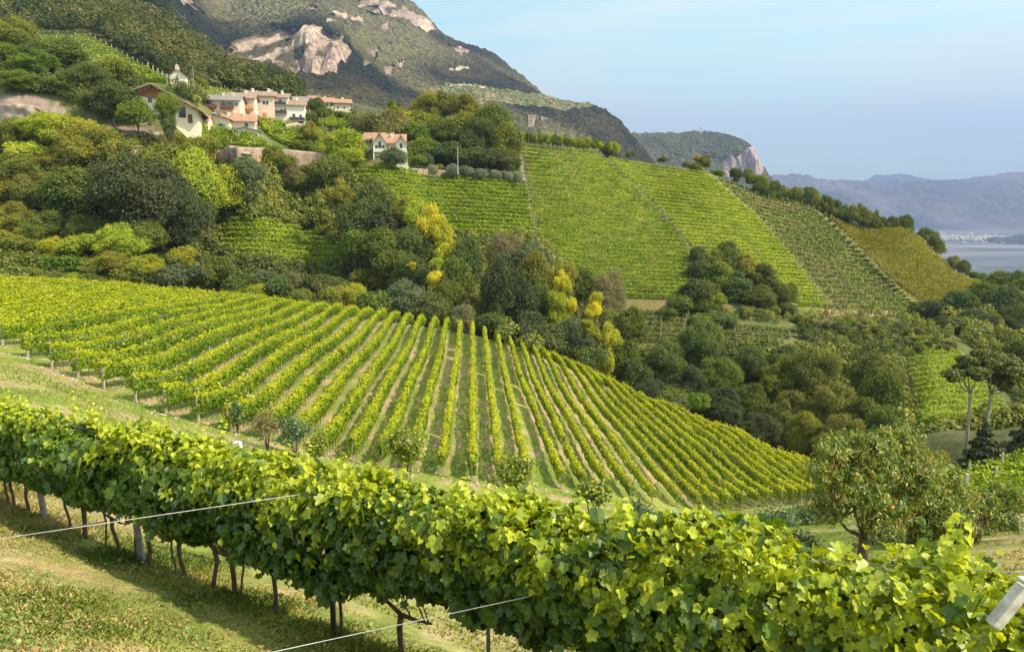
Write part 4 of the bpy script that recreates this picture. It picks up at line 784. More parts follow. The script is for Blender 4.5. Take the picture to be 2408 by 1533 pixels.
UC = [(.085,.105,.03), (.145,.18,.036), (.22,.24,.045), (.33,.31,.06)]; AV = (FE, FF, FG, FH, [(2110,785),(2220,785),(2290,845),(2390,980),(2210,1040),(2120,1020)])
U1 = [(-300,300),(330,345),(520,400),(800,410),(960,520),(1060,570),(1240,565),(1400,700),(1500,850),(1700,830),(2130,830),(2190,1000),(2150,1120),(1890,1095),(1700,1010),(1500,930),(1340,865),(1100,790),(900,745),(600,705),(480,690),(-300,660)]
forest('undergrowth', U1, 17, 88, 240, UC, 220, 1.5, 8, AV, .24)
bpy.data.objects['undergrowth']['label'] = 'tangled undergrowth filling the woods between the trees'; bpy.data.objects['undergrowth']['category'] = 'undergrowth'
forest('thicket', [(2180,745),(2250,720),(2440,690),(2460,1000),(2390,940),(2300,835)], 17, 88, 240, UC, 220, 1.6, 9, AV, .24)
bpy.data.objects['thicket']['label'] = 'bushy thicket below the golden field at the right edge'; bpy.data.objects['thicket']['category'] = 'thicket'

for nm_, poly_, st_, lab_ in [('hedge_growth', [(-120,190),(120,200),(330,200),(335,300),(250,292),(150,240),(60,222),(-120,222)], 16, 'bushes between the trees above the pale rocks at the left'),
    ('garden_bushes', [(408,222),(440,216),(480,238),(478,262),(430,234)], 11, 'bushes on the mound behind the large farmhouse'),
    ('bank_growth', [(690,300),(900,302),(905,345),(775,374),(700,352)], 13, 'low bushes on the bank between the village and the yellow tree'),
    ('slope_scrub', [(1640,738),(1900,740),(2190,742),(2270,800),(2130,812),(1885,815),(1878,768),(1690,758)], 16, 'low scrub on the bank below the big vineyard fields'),
    ('hollow_growth', [(2200,1040),(2380,1000),(2440,990),(2440,1130),(2230,1130),(2150,1090)], 18, 'bushes in the hollow behind the spruces')]:
    o_ = forest(nm_, poly_, st_, 40, 260, UC, 200, 1.0 if nm_ in ('slope_scrub', 'bank_growth') else 1.4, 31, (), .24); o_['label'] = lab_; o_['category'] = 'bushes'
# ================================================================== HOUSES
def house(label, px, pbase, Y, w, d, h, rh, rz=0, ridge='x', over=.7, wall='pink', roof='tile', wins=(), balc=(), chim=(), doors=(), lop=0., cat='house', group='houses of the hillside village', nm='house', soffit='beam', band=None):
    """(px, pbase): middle of the front foot in the photo; front faces -Y before turning by rz degrees; lop lowers the right eave of a front gable"""
    G0 = hit([px], [pbase], y0=140)[0] if Y < 400 else None; Yh = min(float(G0[1]) + .5, Y * 1.25) if G0 is not None else Y; p = at(px, pbase, Yh); root = empty(nm, tuple(p), math.radians(rz)); root.scale = (Yh / Y,) * 3; tag(root, label, cat, group); B = MB(); hw = w / 2; f = -4.
    if ridge == 'x':
        prof = [(0, f), (d, f), (d, h), (d / 2, h + rh), (0, h)]; B.prism([(-hw, y, z) for y, z in prof], [(hw, y, z) for y, z in prof])
    else:
        prof = [(-hw, f), (hw, f), (hw, h - lop), (-hw * (.35 if lop else 0), h + rh), (-hw, h)]; B.prism([(x, 0, z) for x, z in prof], [(x, d, z) for x, z in prof])
    B.build('wall', M[wall], root); R = MB(); th = .22
    if ridge == 'x':
        s = rh / (d / 2); R.prism([(-hw - over, -over, h - s * over), (-hw - over, d / 2, h + rh), (-hw - over, d / 2, h + rh + th), (-hw - over, -over, h - s * over + th)], [(hw + over, -over, h - s * over), (hw + over, d / 2, h + rh), (hw + over, d / 2, h + rh + th), (hw + over, -over, h - s * over + th)])
        R.prism([(-hw - over, d / 2 + .003, h + rh), (-hw - over, d + over, h - s * over), (-hw - over, d + over, h - s * over + th), (-hw - over, d / 2 + .003, h + rh + th)], [(hw + over, d / 2 + .003, h + rh), (hw + over, d + over, h - s * over), (hw + over, d + over, h - s * over + th), (hw + over, d / 2 + .003, h + rh + th)])
    else:
        ax = -hw * (.35 if lop else 0); sl_ = rh / (ax + hw); sr = (rh + lop) / (hw - ax)
        for (x0, z0, x1, z1) in ((ax - .002, h + rh, -hw - over, h - sl_ * over), (ax + .002, h + rh, hw + over, h - lop - sr * over)):
            R.prism([(x0, -over * 1.6, z0), (x1, -over * 1.6, z1), (x1, -over * 1.6, z1 + th), (x0, -over * 1.6, z0 + th)], [(x0, d + over, z0), (x1, d + over, z1), (x1, d + over, z1 + th), (x0, d + over, z0 + th)])
        if soffit and w > 8:
            for k in range(int(w / 1.5)):
                x = -hw - over * .6 + k * (w + over * 1.2) / int(w / 1.5); z = (h + rh - (ax - x) * sl_) if x < ax else (h + rh - (x - ax) * sr); b2 = MB(); b2.box(x - .09, x + .09, -over * 1.6 + .05, .0, z - .28, z - .03); b2.build('rafter', M['beam'], root)
    ro = R.build('roof', M[roof], root)
    if band: b2 = MB(); b2.prism([(-hw * .98, -.06, h - lop * .0 - .3), (hw * .6, -.06, h - lop * .75), (ax * 1, -.06, h + rh - .25)], [(-hw * .98, -.012, h - .3), (hw * .6, -.012, h - lop * .75), (ax, -.012, h + rh - .25)]); b2.build('gable_boards', M['beam'], root)
    for x, y, ch in chim:
        zr = h + (rh * (1 - abs(y - d / 2) / (d / 2)) if ridge == 'x' else rh * (1 - min(1, abs(x) / hw))); c = MB(); c.box(x - .35, x + .35, y - .35, y + .35, zr - .3, zr + ch); c.box(x - .45, x + .45, y - .45, y + .45, zr + ch + .002, zr + ch + .18); c.build('chimney', M['whitep'], ro)
    def place(face, cx, cz, ww, wh, o):
        b2 = MB()
        if face == 'f': b2.box(cx - ww / 2, cx + ww / 2, -o, -.0, cz - wh / 2, cz + wh / 2)
        elif face == 'r': b2.box(hw, hw + o, cx - ww / 2, cx + ww / 2, cz - wh / 2, cz + wh / 2)
        else: b2.box(-hw - o, -hw, cx - ww / 2, cx + ww / 2, cz - wh / 2, cz + wh / 2)
        return b2
    for wi in wins:
        face, cx, cz, ww, wh = wi[:5]; fr = place(face, cx, cz, ww + .24, wh + .24, .05).build('window', M[wi[6] if len(wi) > 6 else 'whitep'], root); place(face, cx, cz, ww, wh, .075).build('pane', M['glass'], fr)
        if len(wi) > 5 and wi[5]:
            for s in (-1, 1): place(face, cx + s * (ww * .75 + .14), cz, ww * .46, wh, .11).build('shutter', M[wi[5]], fr)
    for x0, x1, z, m_ in balc:
        b2 = MB(); b2.box(x0, x1, -1.3, -.0, z - .15, z); bo = b2.build('balcony', M['brownwood'] if m_ == 'brownwood' else M['concrete'], root); b2 = MB(); b2.box(x0, x1, -1.32, -1.24, z + .005, z + .95)
        b2.box(x0 - .001, x0 + .07, -1.235, -.01, z + .005, z + .95); b2.box(x1 - .07, x1 + .001, -1.235, -.01, z + .005, z + .95); b2.build('railing', M[m_], bo)
    for cx, ww, wh, m_ in doors: place('f', cx, wh / 2 + .05, ww, wh, .09).build('door', M[m_], root)
    return root
WB = lambda x, z, s=None, w_=.9, h_=1.2, m_='whitep': ('f', x, z, w_, h_, s, m_)
# big farmhouse
house('large cream farmhouse with a wide timber gable roof reaching down on the right', 392, 289, 172, 14.2, 14, 6.6, 1.9, rz=18, ridge='y', over=1.5, wall='plaster', roof='tile', lop=3.3, band=True, wins=[WB(-5.4, 5.0, None, .9, 1.4), WB(-3.2, 5.2, None, .9, 1.4), WB(-4.6, 3.4), WB(-1.6, 1.2, None, 2.6, 1.3), WB(3.6, 2.6, None, 1.4, 2.4, 'brownwood'), WB(0.8, 4.6, None, .9, 1.2), ('l', 3, 4.4, .9, 1.3, None)], doors=[(5.3, 1.0, 2.1, 'brownwood')])
house('small block with orange tiled roof beside the large farmhouse', 472, 294, 178, 3.6, 4, 1.0, 1.3, rz=5, ridge='x', over=.3, wall='pink', roof='otile', wins=[WB(0, .3, None, .6, .6)])
house('yellow house with a low dark edged gable in front of the village', 508, 304, 190, 7.0, 8, 2.6, 1.2, rz=10, ridge='y', over=.7, wall='plaster', roof='gtile', wins=[WB(-2, 1.0), WB(1.3, .9, 'blue', .8, 1.0)], chim=[(-.5, 2, .6)])
house('house with bright orange tiled roof right of the yellow gable', 562, 303, 196, 8.5, 7.5, 2.2, 1.9, rz=14, ridge='x', over=.7, wall='pink', roof='otile', wins=[WB(2, 1.0), ('r', 3, 1.2, .9, 1.1, None), ('r', 5, 1.2, .9, 1.1, None)], chim=[(-2.8, 3, .7), (-1.2, 4, .7), (1.2, 3, .7)])
house('low shed with a thin dark roof below the orange tiled house', 577, 324, 188, 7.0, 4.5, 1.7, .9, rz=12, ridge='y', over=.5, wall='whitep', roof='gtile', wins=[WB(-1.6, .3, None, 1.2, .8)])
# village terrace
k_ = dict(ridge='x', over=.8)
house('long grey roofed house with blue shutters at the left of the village row', 520, 274, 222, 11.2, 9, 5.0, 1.9, rz=8, wall='pink', roof='gtile', wins=[WB(-3.6, 3.9, 'blue', 1.3, 1.3), WB(1.0, 3.7, 'blue', 1.0, 1.2), WB(2.9, 3.7, 'blue', .8, 1.2), WB(4.7, 3.7, 'blue', .6, .8), WB(-3.4, .9), WB(-1.4, .9, None, .8, .9), WB(1.2, .8, None, .7, .7), WB(3.6, .6, None, .7, .7)], balc=[(-5.2, -1.0, 2.5, 'brownwood'), (.2, 4.0, 2.4, 'brownwood')], chim=[(0, 4, .8), (3, 4.5, .7)], **k_)
house('gabled house with an orange wooden balcony in the village row', 570, 278, 224, 7.6, 8, 6.2, 1.8, rz=12, wall='pink', roof='tile', wins=[WB(-2, 4.2), WB(1.2, 4.0, None, .9, .9), WB(-2.2, 6.0 - .4, None, .8, .8), WB(-1.6, 1.2, None, .6, .6)], balc=[(-3.6, 3.6, 2.7, 'orangewood')], doors=[(1.5, 1.6, 2.0, 'orangewood')], chim=[(1, 4, .8)], **k_)
house('tall pink house with arched door at the centre of the village row', 614, 283, 227, 8.6, 9, 7.6, 1.7, rz=12, wall='pink', roof='tile', wins=[WB(-2.9, 5.6), WB(-.9, 5.4, None, .8, 1.2), WB(1.2, 5.4, None, .8, 1.1), WB(2.2, 5.4, None, .8, 1.1), WB(-3, 2.4, None, .7, .8)], doors=[(1.2, 1.2, 2.2, 'orangewood')], chim=[(-2.5, 4, .9), (2.3, 4.6, .9)], **k_)
house('upper house with stepped red roof peeping over the village row', 592, 262, 238, 8.5, 8, 4.8, 1.6, rz=10, ridge='y', over=.8, wall='pink', roof='tile', wins=[WB(0, 4.6, None, 1.1, .9), WB(-2, 4, None, .8, .7)], chim=[(1.5, 3, 1.0)])
house('house with two blue grey balconies in the village row', 653, 288, 229, 6.8, 9, 7.8, 1.6, rz=12, wall='whitep', roof='tile', wins=[WB(-1.8, 6.4, None, 1, 1.4), WB(1.2, 6.3, None, 1, 1.4), WB(-1.4, 3.6, None, 1, 1.4), WB(1.5, 3.4, None, .9, 1.3), WB(-1, .9, None, .8, 1)], balc=[(-2.9, 2.9, 5.3, 'black'), (-2.0, 3.0, 2.6, 'black')], chim=[(-1.8, 3.6, 1.1), (1.6, 3.6, 1.1)], **k_)
house('broad white house at the right end of the village row', 691, 296, 231, 7.4, 8, 6.6, 1.8, rz=14, wall='whitep', roof='tile', wins=[WB(-2.3, 5, None, .8, .9), WB(.2, 3.1), WB(2.3, 3.0, None, .8, 1), WB(-2, 1.5, None, .7, .7), WB(2.2, .8, None, 1.4, 1.5)], balc=[(-1.2, 3.6, 1.6, 'black')], chim=[(1.2, 4, .8)], **k_)
house('grey roofed annex behind the right end of the village row', 702, 276, 241, 6, 7, 5.5, 1.5, rz=10, wall='pink', roof='gtile', wins=[('r', 3, 4, .8, 1, None)], **k_)
# chapel
ch = house('little white chapel with a bell turret standing above the village', 420, 207, 205, 4.3, 5.6, 3.2, 1.7, rz=14, ridge='y', over=.25, wall='whitep', roof='tile', wins=[WB(0, 2.6, None, .5, .5)], doors=[(0.3, .9, 1.5, 'orangewood')], cat='chapel', nm='chapel', group='chapel', soffit=None)
b = MB(); b.box(-.45, .45, -.1, .75, 4.6, 5.9); b.prism([(-.55, -.2, 5.905), (.55, -.2, 5.905), (0, -.2, 6.5)], [(-.55, .85, 5.905), (.55, .85, 5.905), (0, .85, 6.5)]); b.build('bell_turret', M['pink'], ch)
# outlying houses
house('pale house with red roof, left of the pair above the vines', 766, 260, 250, 5.2, 5.5, 3.0, 1.5, rz=16, wall='whitep', roof='otile', wins=[WB(-1.5, 1.8, None, .7, .8), WB(.6, 1.8, None, .7, .8), WB(1.9, 1.8, None, .6, .8)], chim=[(0, 3, .6)], **k_)
house('square pink house with red roof, right of the pair above the vines', 806, 272, 250, 5.4, 5.5, 4.4, 1.3, rz=16, wall='pink', roof='otile', wins=[WB(-1.5, 2.6, None, .6, .8), WB(.6, 2.6, None, .6, .8), WB(-1.4, .9, None, .6, .7)], chim=[(.3, 3, .7)], **k_)
house('tiny pink house at the far left of the hillside above the vines', 738, 243, 262, 3.0, 4, 1.6, 1.1, rz=10, wall='pink', roof='otile', wins=[WB(0, .9, None, .5, .5)], **k_)
house('small hut with a pink roof in the vines behind the knoll', 877, 303, 240, 2.2, 3, .7, .9, rz=20, wall='brownwood', roof='otile', wins=[WB(0, .3, None, .4, .3)], **k_)
# gabled house at the terrace
gh = house('white house with tiled roof, two gables and tall windows above the terrace', 917, 374, 186, 7.6, 7.5, 4.2, 2.3, rz=6, ridge='x', over=.6, wall='whitep', roof='otile', wins=[WB(.8, 2.6, None, .9, 1.2)], chim=[(.6, 2.4, .9)], group='gabled house', soffit=None)
def wing(x0, x1, dep, h, rh, tall):
    b = MB(); m_ = (x0 + x1) / 2; pr = [(x0, -6), (x1, -6), (x1, h), (m_, h + rh), (x0, h)]; b.prism([(x, -dep, z) for x, z in pr], [(x, 3.6, z) for x, z in pr]); wl = b.build('gable_wing', M['whitep'], gh); r = MB(); o_ = .55; s = rh / ((x1 - x0) / 2)
    for a_, c_ in ((m_ - .002, x0 - o_), (m_ + .002, x1 + o_)): r.prism([(a_, -dep - .8, h + rh), (c_, -dep - .8, h - s * o_), (c_, -dep - .8, h - s * o_ + .2), (a_, -dep - .8, h + rh + .2)], [(a_, 3.7, h + rh), (c_, 3.7, h - s * o_), (c_, 3.7, h - s * o_ + .2), (a_, 3.7, h + rh + .2)])
    r.build('gable_roof', M['otile'], wl)
    for k in range(3 if tall else 1):
        xx = m_ + (k - 1) * .85 * (1 if tall else 0); hh_ = 1.9 - (.5 * abs(k - 1) if tall else 0); b = MB(); b.box(xx - .36, xx + .36, -dep - .05, -dep, 2.0, 2.0 + hh_ + (.5 if k == 1 else 0)); fr = b.build('window', M['brownwood'], wl); b = MB(); b.box(xx - .3, xx + .3, -dep - .075, -dep, 2.07, 2.0 + hh_ + (.43 if k == 1 else -.07)); b.build('pane', M['glass'], fr)
    b = MB(); b.box(x0 + .1, x1 - .1, -dep - 1.3, -dep - .001, 1.55, 1.72); b.box(x0 + .1, x1 - .1, -dep - 1.32, -dep - 1.25, 1.725, 2.5); b.build('balcony', M['whitep'], wl)
wing(-4.2, -.7, 1.0, 3.9, 2.5, True); wing(1.6, 4.6, 1.6, 3.6, 2.3, False)
for x in (-4.0, -1.0): b = MB(); b.box(x - .15, x + .15, -2.2, -1.9, -3.5, 1.5); b.build('pillar', M['whitep'], gh)
house('orange roofed wing showing behind the white gabled house', 876, 352, 196, 4.6, 5, 3.0, 1.6, rz=-6, wall='whitep', roof='otile', group='gabled house', **k_)
house('small wooden garden hut on the terrace', 1136, 404, 216, 2.0, 2.2, 1.7, .7, rz=10, ridge='y', over=.2, wall='orangewood', roof='tile', group='gabled house', nm='garden_hut', cat='hut', soffit=None, doors=[(0, .7, 1.4, 'brownwood')])
house('pink walled house hidden among the knoll trees', 1155, 342, 232, 4.0, 4, 2.0, .9, rz=0, wall='pink', roof='tile', wins=[WB(-1, 1, None, .6, .7), WB(1, 1, None, .6, .7)], **k_)
# far houses on the shelf of the mountain
for i, (px_, py_, w_, l_) in enumerate([(1262,232,16,'white farmhouse at the left end of the far mountain hamlet'),(1276,230,18,'largest white building of the far mountain hamlet'),(1290,233,14,'grey roofed building in the middle of the far mountain hamlet'),(1301,236,12,'small building at the right end of the far mountain hamlet'),(1232,228,9,'single far building left of the mountain hamlet')]):
    house(l_, px_, py_, 2180, w_, 12, 8, 4, rz=i * 9, wall='whitep', roof='tile', over=.8, group='far mountain hamlet', wins=[WB(-3, 5, None, 1.5, 2), WB(3, 5, None, 1.5, 2)])
# church tower on the headland
p = at(2048 * 0 + 1648, 309, 3380); b = MB(); b.box(-2.5, 2.5, -2.5, 2.5, -20, 6); r_ = empty('church_tower', tuple(p)); tag(r_, 'tiny far spire standing on top of the headland', 'tower'); b.build('wall', M['pink'], r_); b = MB(); b.prism([(-3, -3, 6.01), (3, -3, 6.01), (3, 3, 6.01), (-3, 3, 6.01)], [(-.2, -.2, 20), (.2, -.2, 20), (.2, .2, 20), (-.2, .2, 20)]); b.build('spire', M['gtile'], r_)
# ------------------------------------------------------------------ walls and crags
def wallrun(nm, label, pts, h, th, mat, group=None, jag=0., cat=None, sink=1.5):
    """wall following photo positions (px, py of the foot, metres away), with real thickness"""
    P_ = [at(p_[0], p_[1], min(float(hit([p_[0]], [p_[1]], y0=140)[0][1]), p_[2] * 1.15)) for p_ in pts]; n_ = len(P_) * 10; t = np.linspace(0, 1, n_); L_ = lerpline(P_, t); d = nrm(np.gradient(L_, axis=0)); s = np.stack([d[:, 1], -d[:, 0], d[:, 2] * 0], 1); o_ = L_[0].copy(); hh_ = np.interp(t, np.linspace(0, 1, len(h)), h) if hasattr(h, '__len__') else np.full(n_, float(h))
    nz_ = 10; rows = []
    for k in range(nz_ + 1):
        f = k / nz_; off = jag * (fbm(L_[:, 0] * .35 + 3, f * 3 + L_[:, 1] * .35, 4)) * (1 if k < nz_ else .6); p_ = L_ + s * (th * .5 + off)[:, None]; p_[:, 2] += -sink + (hh_ + sink + (jag * 1.2 * fbm(L_[:, 0] * .3, t * 0 + 9, 3) if jag else 0)) * f; rows.append(p_)
    q_ = rows[-1] - s * (th + jag)[..., None] if False else rows[-1] - s * (th + jag * 2); rows.append(q_); r2 = q_.copy(); r2[:, 2] -= hh_ + sink; rows.append(r2); V = np.stack(rows, 0) - o_; m_ = V.shape[0]
    me = gridmesh(nm, V.reshape(-1, 3), n_, m_, None, False); o = link(nm, me, None, mat); o.location = tuple(o_); tag(o, label, cat or nm.replace('_', ' '), group); return o
wallrun('retaining_wall', 'long pink stone retaining wall of the road below the vines', [(512,392,177),(560,392,180),(640,392,186),(768,388,197)], [3.6, 4.8, 5.0, 3.2], .6, M['stone'], cat='wall')
wallrun('stone_wall', 'terrace wall with railing in front of the gabled house garden', [(968,411,203),(1060,414,206),(1130,420,209),(1200,432,212),(1236,437,215)], [1.9, 1.6, 2.0, 2.4, 1.6], .5, M['stone'], cat='wall')
wr = MB(); P_ = [at(*p_) for p_ in [(968,396,203),(1060,400,206),(1130,403,209),(1200,411,212)]]
for k in range(34):
    q_ = lerpline(P_, k / 33.) - P_[0]; wr.box(q_[0] - .03, q_[0] + .03, q_[1] - .03, q_[1] + .03, q_[2] - .6, q_[2] + .55)
for k in range(33):
    a_, b_ = lerpline(P_, k / 33.) - P_[0], lerpline(P_, (k + 1) / 33.) - P_[0]; wr.tube([tuple(a_ + np.array([0, 0, .6])), tuple(b_ + np.array([0, 0, .6]))], .035, 4)
o = wr.build('railing', M['wood']); o.location = tuple(P_[0]); tag(o, 'thin grey railing on top of the garden terrace wall', 'railing')
wallrun('rock_outcrop', 'pale pinkish rock face among trees at the left edge', [(-60,272,172),(20,275,173),(80,282,173),(118,278,175)], [2.2, 3.2, 2.8, 1.2], 1.3, M['crag'] if 'crag' in M else M['stone'], 'rock faces', 1.2, 'rock')
wallrun('rock_outcrop', 'rough rock bank beneath the large farmhouse', [(255,322,163),(300,328,163),(350,330,166),(400,332,168),(450,338,172)], [1.6, 2.2, 2.2, 1.5, .6], 1.0, M['crag'] if 'crag' in M else M['stone'], 'rock faces', 1.0, 'rock')
wallrun('rock_outcrop', 'pale boulder face at the left end of the road wall', [(520,388,179),(545,385,180),(575,384,181)], [2.4, 4.6, 2.6], 1.4, M['crag'] if 'crag' in M else M['stone'], 'rock faces', .9, 'rock')
wallrun('rock_outcrop', 'white rock bank under the right end of the village', [(668,308,222),(700,308,223),(720,318,222),(755,322,222)], [2.0, 2.6, 2.8, 1.6], 1.2, M['crag'] if 'crag' in M else M['stone'], 'rock faces', .8, 'rock')
wallrun('stone_wall', 'pink garden wall among the knoll trees', [(1058,392,212),(1085,394,212),(1108,395,213)], [2.4, 2.6, 1.8], .5, M['stone'], cat='wall')
# road with guard rail on the left
P_ = [at(*p_) for p_ in [(250,352,158),(290,350,160),(335,353,163)]]; b = MB()
for k in range(3): 
    if k < 2: b.prism([tuple(P_[k] - P_[0] + np.array([0, 0, z_])) for z_ in (-1.2, 0)] + [tuple(P_[k] - P_[0] + np.array([0, 3.0, z_])) for z_ in (0, -1.2)], [tuple(P_[k + 1] - P_[0] + np.array([0, 0, z_])) for z_ in (-1.2, 0)] + [tuple(P_[k + 1] - P_[0] + np.array([0, 3.0, z_])) for z_ in (0, -1.2)])
o = b.build('road', simple('road_edge', (.5, .42, .38), (.42, .34, .3), 2)); o.location = tuple(P_[0]); tag(o, kind='structure')
b = MB()
for k in range(9): q_ = lerpline(P_, k / 8.) - P_[0]; b.box(q_[0] - .05, q_[0] + .05, q_[1] + .05, q_[1] + .15, q_[2], q_[2] + .9)
for k in range(8):
    a_, b_ = lerpline(P_, k / 8.) - P_[0], lerpline(P_, (k + 1) / 8.) - P_[0]
    for z_ in (.5, .85): b.tube([tuple(a_ + np.array([0, .03, z_])), tuple(b_ + np.array([0, .03, z_]))], .05, 4)
o = b.build('guard_rail', M['concrete']); o.location = tuple(P_[0]); tag(o, 'pale guard rail of the road between the left trees', 'guard rail')
# poles
def pole(px, pb, pt_, Y, label, r=.14, mat='palebark', wirep=None):
    p0 = at(px, pb, Y); H = at(px, pt_, Y)[2] - p0[2]; rt = empty('utility_pole', tuple(p0)); tag(rt, label, 'pole', 'poles on the hillside'); b = MB(); b.tube([(0, 0, -1.0), (0, 0, H)], [r, r * .7], 7); b.build('post', M[mat], rt)
    if wirep is not None:
        b = MB()
        for e in wirep: e = at(*e) - p0; b.tube([(0, 0, H - .15), tuple((np.array([0, 0, H - .15]) + e) / 2 - np.array([0, 0, .35])), tuple(e)], .045, 4)
        b.build('wire', M['steel'], rt)
    return rt
pole(457, 212, 163, 204, 'tall bare pole with wires beside the chapel', wirep=[(436,182,205),(521,196,212)]); pole(453, 212, 180, 205, 'shorter stay pole next to the tall chapel pole', .12); pole(521, 216, 196, 212, 'thin pole on the slope right of the chapel', .10)
pole(669, 250, 225, 236, 'thin pole rising behind the village roofs', .09); pole(759, 300, 262, 226, 'thin pole in the shrubs right of the village', .09); pole(1077, 402, 346, 208, 'pale flagpole on the garden terrace', .09, 'white'); pole(1519 * 0 + 746, 262, 243, 250, 'short pale pole beside the tiny pink house', .08)
for i, (px_, pb, pt_) in enumerate([(1223,360,300),(1243,340,312)]): pole(px_, pb, pt_, 258, ['thin pole at the left end of the ridge hedge', 'thin pole inside the ridge hedge'][i], .07)
# end posts: dark line between the two big fields and the dirt steps
def postline(desc, grp_, line, n_, h_, wd_, mat, Yr=None, lean=0):
    for i in range(n_):
        q_ = lerpline(line, i / (n_ - 1)); G = hit([q_[0]], [q_[1]], y0=120)[0]
        if G[1] > 320: continue
        b = MB(); b.prism([(-wd_, -wd_, -.3), (wd_, -wd_, -.3), (wd_, wd_, -.3), (-wd_, wd_, -.3)], [(-wd_ + lean, -wd_, h_), (wd_ + lean, -wd_, h_), (wd_ + lean, wd_, h_), (-wd_ + lean, wd_, h_)]); o = b.build('end_post', mat); o.location = tuple(G); tag(o, '%s, %s from the top' % (desc, nth(i + 1)), 'post', grp_)
postline('grey end post on the line between the two big fields', 'end posts between the big fields', [(1408,364),(1450,400),(1540,488),(1612,574)], 34, 2.0, .10, M['wood'], lean=-.4)
postline('pale end post beside the dirt steps', 'end posts beside the dirt steps', [(1238,440),(1248,500),(1262,560)], 12, 2.1, .10, M['concrete'])
postline('leaning end post at the left side of the post dotted field', 'end posts of the post dotted field', [(1668,412),(1785,518),(1886,640),(1948,730)], 30, 2.0, .09, M['concrete'], lean=-.6)
postline('pale end post in the hedge line left of the golden field', 'end posts of the golden field', [(1912,484),(2002,582),(2080,662),(2150,735)], 22, 2.0, .09, M['concrete'], lean=.4)
# steps beside the middle field
b = MB(); q0 = hit([1228], [420], y0=150)[0]
for i in range(16):
    G = hit([1227 + i * .4], [352 + i * 5], y0=150)[0] - q0; b.box(G[0] - .9, G[0] + .9, G[1] - .25, G[1] + .35, G[2] - .3, G[2] + .28)
o = b.build('garden_steps', M['white']); o.location = tuple(q0); tag(o, 'pale steps climbing the slope right of the knoll', 'steps')
# white signboard and red machine by the golden field
p = hit([1916], [486], y0=150)[0]; r_ = empty('signboard', (p[0], 262, float(gz(p[0] / p[1] * 262, 262)))) ; r_.location = tuple(at(1916, 484, 262)); tag(r_, 'small white board at the top corner of the golden field', 'board')
b = MB(); b.box(-1.0, 1.0, -.05, .05, .6, 1.3); b.build('panel', M['white'], r_); b = MB(); b.box(-.8, -.7, .06, .2, -1, .9); b.box(.7, .8, .06, .2, -1, .9); b.build('leg', M['wood'], r_)
G = hit([2057], [642], y0=120)[0]; r_ = empty('vineyard_cart', tuple(G)); tag(r_, 'small red cart standing at the hedge line of the golden field', 'cart'); RED = simple('red_paint', (.55, .05, .04), (.45, .04, .03)); b = MB(); b.box(-.7, .7, -.5, .5, .5, 1.3); b.build('body', RED, r_); b = MB()
for s in (-1, 1): b = MB(); b.tube([(s * .72, 0, .35), (s * .86, 0, .35)], .36, 12); b.build('wheel', M['black'], r_)
b = MB(); b.box(-.8, .8, -.6, .6, 1.303, 1.36); b.build('lid', M['white'], r_)
# valley town: counted by nobody
b = MB(); r = random.Random(5)
for i in range(260):
    px_ = r.uniform(2200, 2360); py_ = 559 + (px_ - 2200) * .02 + r.gauss(0, 4.0); u, q = ray(px_, py_); Y = -291.5 / float(q); x_ = float(u) * Y; s1, s2, hh_ = r.uniform(8, 22), r.uniform(8, 14), r.uniform(5, 11); z0 = -292
    b.box(x_ - s1, x_ + s1, Y - s2, Y + s2, z0, z0 + hh_)
    b.prism([(x_ - s1, Y - s2, z0 + hh_ + .01), (x_ + s1, Y - s2, z0 + hh_ + .01), (x_ + s1, Y + s2, z0 + hh_ + .01), (x_ - s1, Y + s2, z0 + hh_ + .01)], [(x_ - s1, Y, z0 + hh_ * 1.4), (x_ + s1, Y, z0 + hh_ * 1.4), (x_ + s1, Y + .1, z0 + hh_ * 1.4), (x_ - s1, Y + .1, z0 + hh_ * 1.4)])
o = b.build('valley_town', simple('far_houses', (.50,.46,.44), (.30,.25,.23), .01)); tag(o, 'pale town spread along the far side of the valley floor', 'town', None, 'stuff')
# ================================================================== THE NEAR VINE ROW
# ground line of the row from beyond the left edge to beyond the right edge
RX = np.array([-17.0, -10.4, -7.0, -3.9, -2.4, 0.0, 2.0, 3.7, 6.5]); RY = 6.8 - .5957 * RX
NG = np.column_stack([np.linspace(RX[0], RX[-1], 60), np.zeros(60)]); NG[:, 1] = 6.8 - .5957 * NG[:, 0]
NG = np.column_stack([NG[:, :2], gz(NG[:, 0], NG[:, 1])])
seg = np.linalg.norm(np.diff(NG, axis=0), axis=1); CUM = np.concatenate([[0], np.cumsum(seg)]); LN = CUM[-1]
def along(t, arr=NG): return np.stack([np.interp(t, CUM, arr[:, i]) for i in range(3)], -1)
_tp = [(-500,900),(0,958),(300,1015),(600,1085),(900,1145),(1204,1182),(1450,1225),(1646,1272),(1850,1308),(2030,1342),(2300,1392),(2600,1430),(3200,1480)]
_x, _h = [], []
for a_, b_ in _tp:
    u, q = ray(a_, b_); y_ = 6.8 / (1 + .5957 * float(u)); _x.append(float(u) * y_); _h.append(float(q) * y_ - float(gz(_x[-1], y_)))
print('TOP', [(round(a_, 1), round(b_, 2)) for a_, b_ in zip(_x, _h)])
TOPZ = np.interp(NG[:, 0], _x, _h)
_bp = [(-500,1050),(0,1092),(100,1120),(300,1185),(450,1232),(600,1282),(800,1372),(1000,1378),(1150,1410),(1300,1500),(1600,1620),(2000,1760),(2600,1900)]
_x, _h = [], []
for a_, b_ in _bp:
    u, q = ray(a_, b_); y_ = 6.8 / (1 + .5957 * float(u)); _x.append(float(u) * y_); _h.append(float(q) * y_ - float(gz(_x[-1], y_)))
print('BOT', [(round(a_, 1), round(b_, 2)) for a_, b_ in zip(_x, _h)])
BOTZ = np.clip(np.interp(NG[:, 0], _x, _h), .25, 1.5)
